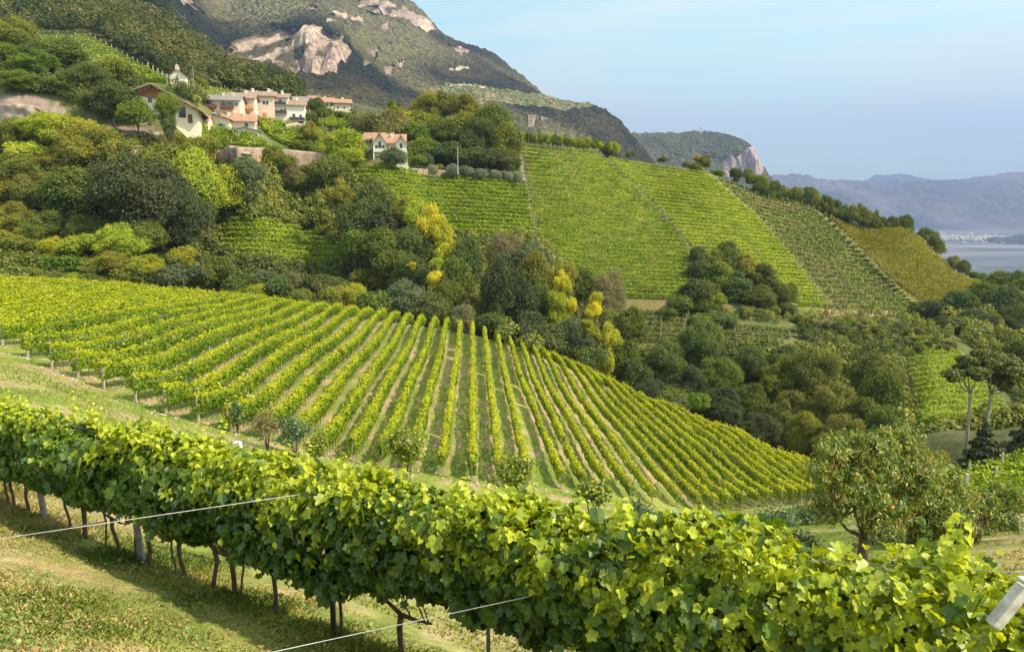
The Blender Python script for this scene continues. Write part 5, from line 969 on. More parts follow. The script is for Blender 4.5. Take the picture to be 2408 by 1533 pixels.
DIR = nrm(np.array([[1, -.5957, 0]]))[0]; SIDE = np.array([DIR[1], -DIR[0], 0.])   # SIDE points toward the camera
root = empty('vine_row', tuple(NG[0])); tag(root, 'big leafy vine row crossing the whole foreground on wooden posts', 'vine row')
O = NG[0]
n_ = 56000; t = LN * (RN.rand(n_) ** .92); a = RN.rand(n_) * 2 * PI
c = along(t); hw = np.interp(c[:, 0], [-10, 0, 4], [.42, .50, .55]); tz = np.interp(t, CUM, TOPZ); bz = np.interp(t, CUM, BOTZ)
ca, sa = np.cos(a), np.sin(a); ex = np.sign(ca) * abs(ca) ** .6; ez = np.sign(sa) * abs(sa) ** .8
lum = 1 + .8 * fbm(t * 1.0, a * 1.1, 4); dep = 1.02 - .5 * RN.rand(n_) ** 2.0; r_ = dep * lum * (1 + (RN.rand(n_) < .07) * .38 * RN.rand(n_))
hh = (tz - bz) / 2; topv = hh * (1 + .30 * fbm(t * 1.1, t * 0 + 5, 4)); botv = hh * (1 + .30 * fbm(t * 1.3, t * 0 + 8, 4))
z = (tz + bz) / 2 + np.where(ez > 0, topv, botv) * ez * np.minimum(r_, 1.08)
pos = c + SIDE * (hw * r_ * ex)[:, None]; pos[:, 2] += z
nr = SIDE * (ca * 1.1)[:, None] + np.array([0, 0, 1.]) * (.55 + .75 * sa)[:, None] + RN.normal(size=(n_, 3)) * .8
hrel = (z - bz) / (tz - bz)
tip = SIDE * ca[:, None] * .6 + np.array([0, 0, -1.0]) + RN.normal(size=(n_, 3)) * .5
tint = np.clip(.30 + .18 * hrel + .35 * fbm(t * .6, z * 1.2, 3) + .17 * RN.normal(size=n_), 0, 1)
lo_ = np.interp(c[:, 0], [-9, 0, 2], [.54, .38, .28]); pr_ = np.clip((hrel - lo_) * 1.6 + .9 * fbm(t * 1.2 + 9, z * 2, 3), .03, .92); yg = np.where(RN.rand(n_) < pr_, .45 + .55 * RN.rand(n_), .12 * RN.rand(n_))  # young growth, plus lit top and shaded lower face put into leaf colour
size = .106 * np.clip(np.exp(RN.normal(size=n_) * .28), .45, 1.65) * (1 - .35 * (yg > .6))
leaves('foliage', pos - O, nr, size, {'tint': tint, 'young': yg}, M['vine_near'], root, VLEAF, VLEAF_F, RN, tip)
# upright shoots with young leaves above the canopy
sb = MB(); sp, sn_, ssz = [], [], []
for i in range(150):
    t0 = random.uniform(0, LN * (1 if i < 60 else .72)); p = along(t0) + SIDE * random.uniform(-.3, .35); p[2] += float(np.interp(t0, CUM, TOPZ)) - .15; ln = random.choice([.25, .35, .3, .55]) * random.uniform(.7, 1.2)
    if abs(t0 - 12) < .0: continue
    dx = np.array([random.uniform(-.25, .25), random.uniform(-.2, .2), 1]); pts = [p + dx * ln * k / 4 + np.array([random.uniform(-.02, .02)] * 3) for k in range(5)]; sb.tube([tuple(q_ - O) for q_ in pts], [.006, .005, .004, .003, .002], 4)
    for k in range(int(ln / .035)):
        f = k / (ln / .035); q_ = p + dx * ln * f; an = k * 2.4; o_ = np.array([math.cos(an), math.sin(an), .25]); sp.append(q_ + o_ * .05); sn_.append(o_ * .5 + np.array([0, 0, .8])); ssz.append(.10 * (1.1 - .75 * f))
for (t0x, hz_, ln) in [(3.35, 1.75, .62), (1.05, 2.3, .42), (-.6, 2.3, .35)]:
    t0 = float(np.interp(t0x, NG[:, 0], CUM)); p = along(t0); p[2] += hz_; dx = np.array([.08, 0, 1.])
    sb.tube([tuple(p + dx * ln * k / 4 - O) for k in range(5)], [.007, .006, .005, .004, .002], 5)
    for k in range(26): f = k / 26; an = k * 2.4; o_ = np.array([math.cos(an), math.sin(an), .2]); sp.append(p + dx * ln * f + o_ * .07); sn_.append(o_ * .6 + np.array([0, -.3, .7])); ssz.append(.15 * (1.1 - .7 * f))
sp, sn_, ssz = np.array(sp), np.array(sn_), np.array(ssz)
leaves('young_shoots', sp - O, sn_ + RN.normal(size=sn_.shape) * .3, ssz, {'tint': np.clip(.75 + .2 * RN.rand(len(sp)), 0, 1), 'young': .6 + .4 * RN.rand(len(sp))}, M['vine_near'], root, VLEAF, VLEAF_F, RN)
sb.build('shoot_stems', simple('green_stem', (.25, .30, .06), (.30, .22, .07)), root)['kind'] = 'stuff'
# vine trunks
def vine_trunk(px, lean=0., thick=.035, top=1.0, fork=True, seed=0):
    r = random.Random(seed); u, _ = ray(px[0], px[1]); x = 6.8 * float(u) / (1 + .5957 * float(u)); y = x / float(u) if abs(float(u)) > 1e-6 else 6.8; g_ = float(gz(x, y)); b = MB()
    p0 = np.array([x, y, g_ - .1]) - O; k1 = p0 + np.array([r.uniform(-.04, .04) + lean * .3, r.uniform(-.04, .04), .5 * top]); k2 = k1 + np.array([r.uniform(-.05, .05) + lean * .4, 0, .45 * top])
    mid_ = (p0 + k1) / 2 + np.array([r.uniform(-.04, .04), 0, 0]); b.tube([p0, mid_, k1, (k1 + k2) / 2 + np.array([r.uniform(-.03, .03), 0, 0]), k2], [thick * 1.3, thick, thick * .9, thick * .95, thick * 1.1], 7)
    if fork:
        for s in (-1, 1):
            e = k2 + np.array([DIR[0], DIR[1], 0]) * s * r.uniform(.35, .6) + np.array([0, 0, r.uniform(.02, .22)]); m_ = (k2 + e) / 2 + np.array([0, 0, r.uniform(-.08, .04)]); b.tube([k2, m_, e], [thick * .75, thick * .5, thick * .3], 6)
            for w_ in range(3): f = r.uniform(.3, 1); q_ = k2 * (1 - f) + e * f; b.tube([q_, q_ + np.array([r.uniform(-.12, .12), r.uniform(-.1, .1), .3]), q_ + np.array([r.uniform(-.2, .2), r.uniform(-.2, .2), .75])], [.010, .008, .005], 5)
    b.build('trunk', TRK, root, True)
TRK = simple('vine_bark', (.17, .10, .07), (.08, .045, .035), 12, .95, .9, 40)
for i, (p_, th) in enumerate([((18, 1170), .03), ((38, 1178), .035), ((60, 1185), .04), ((98, 1200), .05), ((205, 1245), .05), ((162, 1225), .03), ((275, 1272), .04), ((250, 1262), .022), ((320, 1300), .03), ((355, 1320), .05), ((410, 1330), .022), ((430, 1345), .045), ((505, 1365), .045), ((555, 1400), .05), ((570, 1405), .022), ((655, 1440), .04), ((800, 1480), .03), ((935, 1530), .05), ((1205, 1600), .03), ((1330, 1650), .035), ((1500, 1700), .04), ((1700, 1750), .04), ((1950, 1800), .04)]):
    vine_trunk(p_, thick=th * .8, top=.78, seed=i + 3, fork=th > .034)
def near_post(px, h, wd, mat, nm='post', lean=(0, 0), off=0.):
    u, _ = ray(px, 1300); x = 6.8 * float(u) / (1 + .5957 * float(u)); y = 6.8 - .5957 * x; y += off; g_ = float(gz(x, y)); b = MB(); w_ = wd / 2
    c_ = np.array([x, y, g_]) - O; tp = c_ + np.array([lean[0] * h, lean[1] * h, h])
    b.prism([(c_[0] - w_, c_[1] - w_, c_[2] - .3), (c_[0] + w_, c_[1] - w_, c_[2] - .3), (c_[0] + w_, c_[1] + w_, c_[2] - .3), (c_[0] - w_, c_[1] + w_, c_[2] - .3)], [(tp[0] - w_, tp[1] - w_, tp[2]), (tp[0] + w_, tp[1] - w_, tp[2]), (tp[0] + w_, tp[1] + w_, tp[2]), (tp[0] - w_, tp[1] + w_, tp[2])])
    o = b.build(nm, mat, root); return o, np.array([x, y, g_])
near_post(118, 1.9, .075, M['wood'], lean=(-.05, 0)); near_post(335, 1.9, .075, M['wood'], lean=(-.06, 0))
_, B1 = near_post(776, 2.05, .06, M['black']); _, B2 = near_post(1146, 2.0, .045, M['steel'], off=.1); near_post(-250, 1.9, .1, M['wood']); near_post(1800, 2.0, .06, M['black'])

# trellis wires inside the row
for i, hz_ in enumerate((.85, 1.3, 1.75, 2.1)):
    b = MB(); b.tube([tuple(NG[k] - O + np.array([0, 0, hz_ - .02 * math.sin(k)])) for k in range(0, 60, 4)], .0035, 5); b.build('wire', M['steel'], root)
# bracing wires running from the posts down toward the camera side
def wire(lab, p0, p1, r=.006, sag=.0):
    b = MB(); p0, p1 = np.array(p0), np.array(p1); pts = [p0 + (p1 - p0) * k / 8 - np.array([0, 0, sag * math.sin(PI * k / 8)]) for k in range(9)]; b.tube([tuple(q_ - p0) for q_ in pts], r, 6)
    o = b.build('wire', M['steel'], None, True); o.location = tuple(p0); return tag(o, lab, 'wire', 'bracing wires in front of the near row')
w1 = wire('taut bracing wire from the black post down to the left edge', at(775, 1152, 8.0), at(-160, 1290, 5.6), .0042)
b = MB(); m1 = at(165, 1241, 6.45) - np.array(w1.location); m2 = at(245, 1227, 6.6) - np.array(w1.location); b.tube([m1, m2], [.011, .011], 7); b.build('splice', M['black'], w1)
wire('lower bracing wire rising across the gap beneath the leaves', at(1245, 1402, 6.0), at(560, 1550, 4.3), .0036)
wire('thin slack wire crossing the shaded leaves at the left', at(318, 1065, 10.6), at(215, 1290, 9.6), .003)
0 and wire('long wire showing between the leaves at the right', at(1420, 1365, 5.2), at(2150, 1220, 6.4), .0025)

# ------------------------------------------------------------------ things just beyond the row
def boxthing(nm, label, cat, c0, size, rot, mat, group=None, bev=.01):
    b = MB(); sx, sy, sz = size; e = bev
    b.prism([(-sx/2+e,-sy/2+e,-sz/2),(sx/2-e,-sy/2+e,-sz/2),(sx/2-e,sy/2-e,-sz/2),(-sx/2+e,sy/2-e,-sz/2)], [(-sx/2,-sy/2,-sz/2+e),(sx/2,-sy/2,-sz/2+e),(sx/2,sy/2,-sz/2+e),(-sx/2,sy/2,-sz/2+e)])
    b.prism([(-sx/2,-sy/2,-sz/2+e),(sx/2,-sy/2,-sz/2+e),(sx/2,sy/2,-sz/2+e),(-sx/2,sy/2,-sz/2+e)], [(-sx/2,-sy/2,sz/2-e),(sx/2,-sy/2,sz/2-e),(sx/2,sy/2,sz/2-e),(-sx/2,sy/2,sz/2-e)])
    b.prism([(-sx/2,-sy/2,sz/2-e),(sx/2,-sy/2,sz/2-e),(sx/2,sy/2,sz/2-e),(-sx/2,sy/2,sz/2-e)], [(-sx/2+e,-sy/2+e,sz/2),(sx/2-e,-sy/2+e,sz/2),(sx/2-e,sy/2-e,sz/2),(-sx/2+e,sy/2-e,sz/2)])
    o = b.build(nm, mat); o.location = tuple(c0); o.rotation_euler = rot; return tag(o, label, cat, group)
h_ = hit([603], [1338], y0=9)[0]; tp_ = at(558, 1040, h_[1]) - h_; b = MB(); e_ = .055
b.prism([(-e_, -e_, -.3), (e_, -e_, -.3), (e_, e_, -.3), (-e_, e_, -.3)], [(tp_[0] - e_, -e_, tp_[2]), (tp_[0] + e_, -e_, tp_[2] + .02), (tp_[0] + e_, e_, tp_[2]), (tp_[0] - e_, e_, tp_[2] + .01)]); o = b.build('concrete_post', M['white']); o.location = tuple(h_); tag(o, 'tall white post behind the near row, its top above the leaves', 'post')
h2 = hit([590], [1330], y0=10)[0]; boxthing('timber_plank', 'weathered plank lying in the grass beside the short white post', 'plank', (h2[0] - .1, h2[1] + .1, h2[2] + .07), (.85, .09, .06), (0, .1, -.25), M['wood'])
p_ = at(1970, 1303, 6.6); boxthing('concrete_beam', 'white concrete beam end showing above the leaves below the peach tree', 'beam', tuple(p_), (.30, .10, .06), (0, .16, -.25), M['white'])
g1 = at(2228, 1362, 6.2); boxthing('concrete_post', 'tilted white concrete post with its top above the leaves', 'post', tuple(g1 + np.array([-.17, 0, -.30])), (.10, .10, 1.15), (.0, .38, .1), M['white'], 'white end posts at the right')
g1 = at(2306, 1385, 6.0); boxthing('concrete_post', 'upright pale post between the two tilted white posts', 'post', tuple(g1 + np.array([0, 0, -.28])), (.055, .055, 1.0), (0, .03, 0), M['white'], 'white end posts at the right')
g1 = at(2392, 1408, 4.1); boxthing('concrete_post', 'thick tilted white post cut by the right edge', 'post', tuple(g1 + np.array([-.05, 0, -.05])), (.07, .07, .34), (0, .60, .1), simple('weathered_concrete', (.66, .60, .54), (.40, .36, .31), 14, .9, .5, 60), 'white end posts at the right')
g1 = at(2404, 1380, 4.9); boxthing('concrete_post', 'white post standing behind the thick tilted one', 'post', tuple(g1 + np.array([.02, 0, -.5])), (.09, .09, 1.15), (0, 0, 0), M['white'], 'white end posts at the right')
b = MB(); pa, pb = at(2225, 1385, 6.1), at(2440, 1400, 5.3); b.tube([tuple(pa + (pb - pa) * k / 10 - np.array([0, 0, .12 * math.sin(PI * k / 10)]) - pa) for k in range(11)], .011, 6); o = b.build('irrigation_hose', M['black'], None, True); o.location = tuple(pa); tag(o, 'black hose sagging between the white posts at the right', 'hose')
b = MB(); pa, pb = at(2318, 1420, 5.6), at(2420, 1500, 4.6); b.tube([(0, 0, 0), tuple((pb - pa) * .5 - np.array([0, 0, .02])), tuple(pb - pa)], .009, 6); o = b.build('irrigation_hose', M['black'], None, True); o.location = tuple(pa); tag(o, 'dark hose running down beside the thick tilted post', 'hose')
# next row, just beyond at the lower right
NR = np.array([[x_, 9.2 - .42 * (x_ - 5), 0] for x_ in np.linspace(4.6, 10.5, 12)]); NR[:, 2] = gz(NR[:, 0], NR[:, 1])
vr = vine_row('short vine row behind the white posts at the lower right', None, NR, M['vine_near'], low=.2, top=1.05, hw=.4, ls=.10, cover=2.0, posts=0, young=.5)
# small vine plot with white posts in the right middle distance
for k, (pa, pb, Y0, Y1, w_) in enumerate([((2200,1160),(2420,1150),30,31,'far'),((2215,1205),(2430,1210),25,25.5,'middle'),((2255,1240),(2440,1270),21.5,21,'near')]):
    G = gl(pa, pb, 8, Y0, Y1); vine_row('%s row of the small vine plot behind the peach trees' % w_, 'rows of the small vine plot', G, M['vine_mid'], low=.7, top=1.9, hw=.35, ls=.13, cover=.9, posts=1.9, ph=2.1, pw=.10, young=.3, wob=.8)

# ------------------------------------------------------------------ peach trees
def peach(px, pbase, Y, crowns, label, nleaf, bare=False):
    """crowns: photo position, distance offset and radius of each leafy limb"""
    p0 = at(px, pbase, Y); p0[2] = float(gz(p0[0], p0[1])); root = empty('peach_tree', tuple(p0)); tag(root, label, 'tree', 'peach trees in the rough grass')
    b = MB(); fork = np.array([0, 0, .62]); b.tube([(0, 0, -.2), (.02, 0, .3), tuple(fork)], [.15, .12, .11], 9)
    C = []; 
    for (cx, cy, dy, r_) in crowns: C.append((at(cx, cy, Y + dy) - p0, r_))
    mains = {}
    for k, (c_, r_) in enumerate(C):
        m1 = fork * .55 + c_ * .45 + np.array([0, 0, -.18 * np.linalg.norm(c_[:2])]); st = fork if k % 3 == 0 or k < 4 else fork * .4 + C[k % 4][0] * .6
        b.tube([tuple(st), tuple(m1), tuple(c_)], [.055 if k < 4 else .03, .035 if k < 4 else .02, .012], 7)
        for j in range(5):
            e = c_ + np.array([random.uniform(-1, 1), random.uniform(-1, 1), random.uniform(-.3, 1)]) * r_ * .9; q_ = m1 + (c_ - m1) * random.uniform(.3, .9); b.tube([tuple(q_), tuple((q_ + e) / 2 + np.array([0, 0, .05])), tuple(e)], [.014, .009, .004], 5)
    b.build('trunk', M['bark'], root, True)
    w_ = np.array([r_ ** 2 for _, r_ in C]); li = RN.choice(len(C), nleaf, p=w_ / w_.sum()); cc = np.array([c_ for c_, _ in C])[li]; rr = np.array([r_ for _, r_ in C])[li]
    # leaves sit in small drooping sprays
    nsp = nleaf // 9; sprayd = nrm(RN.normal(size=(nsp, 3))); sl_ = li[::9][:nsp]; sc_ = np.array([c_ for c_, _ in C])[sl_] + sprayd * (np.array([r_ for _, r_ in C])[sl_] * (.35 + .75 * RN.rand(nsp)))[:, None] * np.array([1, 1, .8])
    pos = np.repeat(sc_, 9, 0) + RN.normal(size=(nsp * 9, 3)) * np.array([.06, .06, .05]); m_ = len(pos)
    nr = np.repeat(sprayd, 9, 0) * .6 + np.array([0, 0, .5]) + RN.normal(size=(m_, 3)) * .6; tip = np.array([0, 0, -1.]) + RN.normal(size=(m_, 3)) * .6
    tint = np.clip(np.repeat(.46 + .18 * RN.normal(size=nsp), 9) + .16 * RN.normal(size=m_), 0, 1)
    leaves('crown', pos, nr, .125 * (.7 + .6 * RN.rand(m_)), {'tint': tint}, M['peach'], root, LONG, LONG_F, RN, tip); return root, p0
pt, pp = peach(2028, 1297, 15.5, [(1945,1190,.2,.5),(2060,1225,-.2,.45),(2100,1150,.4,.6),(1990,1120,.5,.6),(2050,1060,.4,.55),(2090,1040,.8,.5),(2150,1090,.5,.6),(1960,1060,.3,.42),(2000,1040,.7,.42),(2110,1210,-.3,.38),(2170,1140,.2,.5),(1930,1110,0,.42),(2030,1150,-.4,.55),(2080,1100,0,.55),(2130,1040,.9,.42)], 'spreading peach tree with forked trunk, the larger one on the left', 15000)
b = MB()
b = MB()
for (dx, dy) in ((0, 0),):
    for i in range(9):
        a0, a1 = PI * i / 9 - PI / 2, PI * (i + 1) / 9 - PI / 2
    ring = [(.045 * math.cos(PI * k / 8 - PI / 2), .045 * math.sin(PI * k / 8 - PI / 2)) for k in range(9)]
    n0 = 0
    for r_, z_ in ring: b.v += [(max(r_, .001) * math.cos(2 * PI * j / 12), max(r_, .001) * math.sin(2 * PI * j / 12), z_) for j in range(12)]
    for i in range(8):
        for j in range(12): b.f.append((i * 12 + j, i * 12 + (j + 1) % 12, (i + 1) * 12 + (j + 1) % 12, (i + 1) * 12 + j))
fr = b.build('peach', simple('peach_skin', (.85, .42, .04), (.75, .22, .04), 8, .6, .05), pt, True); fr.location = tuple(at(2098, 1193, 14.6) - pp); fr['label'] = 'ripe orange peach'
peach(2140, 1292, 17.2, [(2200,1190,.2,.6),(2160,1240,-.2,.45),(2240,1160,.4,.55),(2180,1110,.5,.55),(2230,1220,-.3,.5),(2260,1200,.3,.42),(2190,1250,0,.42),(2150,1180,.3,.5),(2220,1110,.6,.4),(2270,1240,0,.3)], 'second peach tree with dark trunk, right of the larger one', 11000)
peach(2292, 1268, 17.5, [(2330,1215,.1,.36),(2390,1180,.2,.4),(2320,1170,.3,.3),(2360,1150,.4,.34),(2290,1190,.1,.28),(2380,1230,.1,.28)], 'young open peach tree with thin reddish branches near the right edge', 2200)
# stone heap behind the peach trees
def rocks(nm, label, spots, r0, mat, seed=0):
    r = random.Random(seed); b = MB()
    for (x, y, zz) in spots:
        s = r0 * r.uniform(.5, 1.3); n0 = len(b.v); pts = []
        for i in range(4):
            for j in range(6):
                th = PI * (i + .5) / 4; ph_ = 2 * PI * j / 6 + r.uniform(-.2, .2); k = s * r.uniform(.75, 1.15); pts.append((x + k * math.sin(th) * math.cos(ph_) * 1.3, y + k * math.sin(th) * math.sin(ph_), zz + k * .75 * math.cos(th)))
        b.v += pts
        for i in range(3):
            for j in range(6): b.f.append((n0 + i * 6 + j, n0 + (i + 1) * 6 + j, n0 + (i + 1) * 6 + (j + 1) % 6, n0 + i * 6 + (j + 1) % 6))
        b.f.append(tuple(n0 + j for j in range(6))); b.f.append(tuple(n0 + 18 + j for j in range(6))[::-1])
    return tag(b.build(nm, mat), label, None, None, 'stuff')
STN = simple('pale_stone', (.62, .50, .42), (.42, .31, .26), 3, .9, .5, 12)
sp_ = []
for i in range(320):
    px_ = random.gauss(2085, 38); py_ = 1218 + abs(random.gauss(0, 14)) + (px_ - 2085) * .1; h_ = hit([px_], [py_], y0=15)[0]; sp_.append((h_[0], h_[1], h_[2] + random.uniform(.0, .25) * math.exp(-((px_ - 2090) / 30) ** 2)))
for i in range(160):
    px_ = random.uniform(2230, 2408); h_ = hit([px_], [1222 + random.gauss(0, 10)], y0=15)[0]; sp_.append((h_[0], h_[1], h_[2]))
o = rocks('stone_rubble', 'heap of pale stones in the grass behind the peach trees', sp_, .09, STN, 3); o['category'] = 'stone heap'
sp_ = []
for i in range(520):   # stones along the ends of the lower rows
    k = random.choice(range(15, 34)); G = allrows[k + 8 if k + 8 < len(allrows) else k]; q_ = G[0] + (G[1] - G[0]) * random.uniform(-.25, .6); x_, y_ = q_[0] + random.gauss(0, .6), q_[1] + random.gauss(0, .5); sp_.append((x_, y_, float(gz(x_, y_)) + .01))
o = rocks('scattered_stones', 'pale stones scattered along the ends of the lower vine rows', sp_, .075, STN, 5); o['category'] = 'stones'
# tarpaulin, posts and logs at the foot of the right rows
for i, (px_, py_, Y) in enumerate([(1820,1062,86),(1888,1088,79),(1330,870,119),(1118,770,0),(1220,790,0)][:2]):
    p_ = at(px_, py_, Y); g_ = float(gz(p_[0], p_[1])); boxthing('stake', ['thin stake beside the grassy strip at the wood edge', 'thin stake above the grey tarpaulin'][i], 'stake', (p_[0], p_[1], g_ + .8), (.12, .12, 1.9), (0, 0, .1), M['wood'], 'stakes at the wood edge')
p_ = at(1868, 1068, 80); b = MB(); g_ = float(gz(p_[0], p_[1]))
for i in range(7):
    for j in range(6): b.v.append((i * .42 - 1.2, j * .42 - 1.0, .55 + .35 * math.sin(i * 1.1) * math.cos(j * .9) - .08 * abs(i - 3)))
for i in range(6):
    for j in range(5): b.f.append((i * 6 + j, i * 6 + j + 1, (i + 1) * 6 + j + 1, (i + 1) * 6 + j))
o = b.build('tarpaulin', simple('grey_tarp', (.55, .58, .62), (.42, .45, .5), 2, .6, .2, 6), None, True); o.location = (p_[0], p_[1], g_); sm = o.modifiers.new('thickness', 'SOLIDIFY'); sm.thickness = .03; tag(o, 'rumpled grey tarpaulin over a heap by the last vine rows', 'tarpaulin')

# ------------------------------------------------------------------ self-sown plants in front of the lower vineyard
def sapling(px, py, Y, hw, hh, cols_, label, nm='sapling', nleaf=1400, ls=.10, grp_=None):
    p0 = at(px, py, Y); g_ = float(gz(p0[0], p0[1])); root = empty(nm, (p0[0], p0[1], g_)); tag(root, label, nm, grp_); k = Y / F; R, H = hw * k, hh * k; zc = p0[2] - g_
    b = MB()
    for i in range(5): a = 2 * PI * i / 5; b.tube([(0, 0, -.1), (math.cos(a) * R * .25, math.sin(a) * R * .25, zc * .6), (math.cos(a) * R * .6, math.sin(a) * R * .6, zc + H * .5)], [.035, .02, .006], 5)
    b.build('stem', M['bark'], root, True); nb = 26; c_ = nrm(RN.normal(size=(nb, 3))) * np.array([R, R, H]) * (.25 + .7 * RN.rand(nb))[:, None]; li = RN.randint(0, nb, nleaf); d = RN.normal(size=(nleaf, 3)) * np.array([.22, .22, .16]) * (R + .2)
    pos = c_[li] + d; pos[:, 2] += zc; mt = leafmat(nm + '_leaves', cols_, None, .38, gloss=.04)
    leaves('foliage', pos, d + np.array([0, 0, .3]) + RN.normal(size=(nleaf, 3)) * .3, ls * (.7 + .6 * RN.rand(nleaf)), {'tint': np.clip(.5 + .3 * RN.normal(size=nleaf), 0, 1)}, mt, root); return root
LC = [(.08,.14,.04), (.16,.23,.04), (.30,.34,.03), (.45,.40,.03)]; GC = [(.05,.10,.05), (.09,.16,.07), (.14,.22,.08)]
sapling(950, 1045, 27, 48, 50, LC, 'feathery yellow green sapling in front of the vertical rows', nleaf=3000, ls=.11)
sapling(1213, 1110, 24, 42, 44, LC, 'feathery bluish sapling poking above the canopy at the centre', nleaf=2600, ls=.10)
sapling(1395, 1155, 24, 36, 20, LC, 'spiky low sapling above the leaves right of the centre', nleaf=1600, ls=.13)
sapling(625, 995, 40, 36, 44, [(.16,.10,.06), (.22,.18,.07), (.14,.18,.06)], 'reddish half bare bush among the stones at the row ends', 'bush', 1100, .10)
sapling(555, 965, 43, 14, 30, GC, 'bluish climbing weed at the foot of the left rows', 'weed', 600, .12, 'weeds at the row ends')
sapling(690, 1010, 41, 44, 40, GC, 'dark bramble beside the reddish bush', 'bush', 1500, .12)
sapling(745, 1045, 38, 26, 34, LC, 'light green bush right of the reddish bush', 'bush', 1300, .12)
0 and sapling(880, 1085, 33, 30, 30, GC, 'low dark bush left of the feathery sapling', 'bush', 1200, .12)
sapling(1505, 1215, 32, 56, 30, GC, 'grey green bramble beside the right row ends', 'bush', 2200, .11)
0 and sapling(150, 940, 31, 26, 10, [(.14,.16,.12), (.2,.22,.17)], 'grey thistle patch in the grass bank at the left', 'weed', 700, .10, 'weeds at the row ends')
0 and sapling(60, 925, 33, 40, 10, GC, 'dark low weeds at the left end of the grass bank', 'weed', 900, .10, 'weeds at the row ends')
0 and sapling(400, 985, 34, 28, 12, GC, 'low green weeds in the grass below the row ends', 'weed', 700, .10, 'weeds at the row ends')
for i, (px_, py_, Y, hw_, hh_) in enumerate([(1830,1222,36,60,13),(1905,1212,37,50,12),(1740,1240,34,40,9)]): sapling(px_, py_, Y, hw_, hh_, GC, ['long dark bramble strip left of the peach tree, middle part', 'dark bramble clump just left of the peach trunk', 'thin end of the bramble strip in the open grass'][i], 'bramble', 1500, .12, 'bramble strip')
for i, (px_, py_, Y, hw_, hh_) in enumerate([(1890,1275,19,40,16),(2080,1270,19,60,22),(2190,1290,18.5,60,24),(2280,1240,20,50,30),(2380,1260,20,60,30),(2240,1300,17,40,20)]): sapling(px_, py_, Y, hw_, hh_, [(.06,.11,.03), (.11,.17,.04), (.18,.22,.06)], 'leafy weed clump around the peach trees, %s from the left' % nth(i + 1), 'weed', 1500, .08, 'weed clumps around the peach trees')
# conifers at the right edge
def spruce(px, pb, pt_, Y, rw, label):
    p0 = at(px, pb, Y); g_ = float(gz(p0[0], p0[1])); H = at(px, pt_, Y)[2] - g_; root = empty('spruce', (p0[0], p0[1], g_)); tag(root, label, 'tree', 'spruces at the right edge')
    b = MB(); b.tube([(0, 0, -.2), (0, 0, H * .5), (0, 0, H * .98)], [.14, .08, .01], 7); b.build('trunk', M['bark'], root, True)
    n_ = 16000; zf = 1 - np.sqrt(RN.rand(n_)); a = RN.rand(n_) * 2 * PI; lay = np.floor(zf * 16); br = np.floor(a / (2 * PI) * 11 + lay * .4); rr = RN.rand(n_) ** .6
    aa = (br + .5) / 11 * 2 * PI - lay * .23 + RN.normal(size=n_) * .13; rad = rw * Y / F * (1 - (lay + .5) / 17) * rr * (1 + .25 * np.sin(br * 5 + lay * 3)); z = H * (.05 + .95 * (lay + .5) / 16.5) - .25 * rad + RN.normal(size=n_) * .05
    pos = np.stack([np.cos(aa) * rad, np.sin(aa) * rad, z], 1); leaves('crown', pos, np.stack([np.cos(aa), np.sin(aa), np.full(n_, .9)], 1) + RN.normal(size=(n_, 3)) * .5, .16 * (.6 + .8 * RN.rand(n_)), {'tint': np.clip(.4 + .25 * RN.normal(size=n_), 0, 1)}, M['spruce'], root)
M['spruce'] = leafmat('spruce_needles', [(.03,.045,.022), (.06,.08,.035), (.11,.13,.05)], None, .12, gloss=.02)
spruce(2302, 1140, 985, 44, 72, 'dark spruce in front of the twin pale trunks'); spruce(2420, 1160, 930, 40, 95, 'dark spruce cut by the right edge of the view')
# tall twin trees with pale trunks
def umbrella(px, pb, ptop, Y, lobes, label, g2):
    p0 = at(px, pb, Y); g_ = float(gz(p0[0], p0[1])); root = empty('tree', (p0[0], p0[1], g_)); tag(root, label, 'tree', 'twin trees with pale trunks'); O_ = np.array([p0[0], p0[1], g_]); b = MB()
    L_ = [(at(a_, c_, Y + d_) - O_, r_) for a_, c_, d_, r_ in lobes]; f = at(g2[0], g2[1], Y) - O_; b.tube([(0, 0, -.3), tuple(f * .5 + np.array([.05, 0, 0])), tuple(f)], [.17, .14, .12], 8)
    for c_, r_ in L_: b.tube([tuple(f), tuple((f + c_) / 2 + np.array([0, 0, -.3])), tuple(c_)], [.08, .05, .015], 6)
    b.build('trunk', M['palebark'], root, True); n_ = 9000; li = RN.randint(0, len(L_), n_); d = nrm(RN.normal(size=(n_, 3))); cc = np.array([c_ for c_, _ in L_])[li]; rr = np.array([r_ for _, r_ in L_])[li]
    pos = cc + d * (rr * (1 + .5 * fbm(d[:, 0] * 2 + li * 5, d[:, 2] * 2 + d[:, 1], 3)) * (.6 + .4 * RN.rand(n_)))[:, None] * np.array([1, 1, .65]); leaves('crown', pos, d + np.array([0, 0, .5]) + RN.normal(size=(n_, 3)) * .5, .17 * (.6 + .8 * RN.rand(n_)), {'tint': np.clip(.45 + .25 * RN.normal(size=n_), 0, 1)}, M['umb'], root)
M['umb'] = leafmat('pale_trunk_tree_leaves', [(.05,.075,.022), (.10,.125,.03), (.17,.18,.04), (.35,.28,.04)], None, .3, gloss=.03)
umbrella(2280, 1000, 840, 58, [(2245,882,0,.9),(2275,850,.5,1.0),(2300,875,-.6,.9),(2260,870,.8,.8),(2310,845,.6,.8)], 'left one of the twin trees with bare pale trunks', (2282, 925))
umbrella(2316, 1010, 830, 58, [(2330,845,0,1.2),(2365,850,.5,1.2),(2385,875,-.6,1.0),(2345,890,.8,.9),(2310,835,.6,.9),(2370,910,-.2,.8)], 'right one of the twin trees with the fuller crown', (2330, 925))

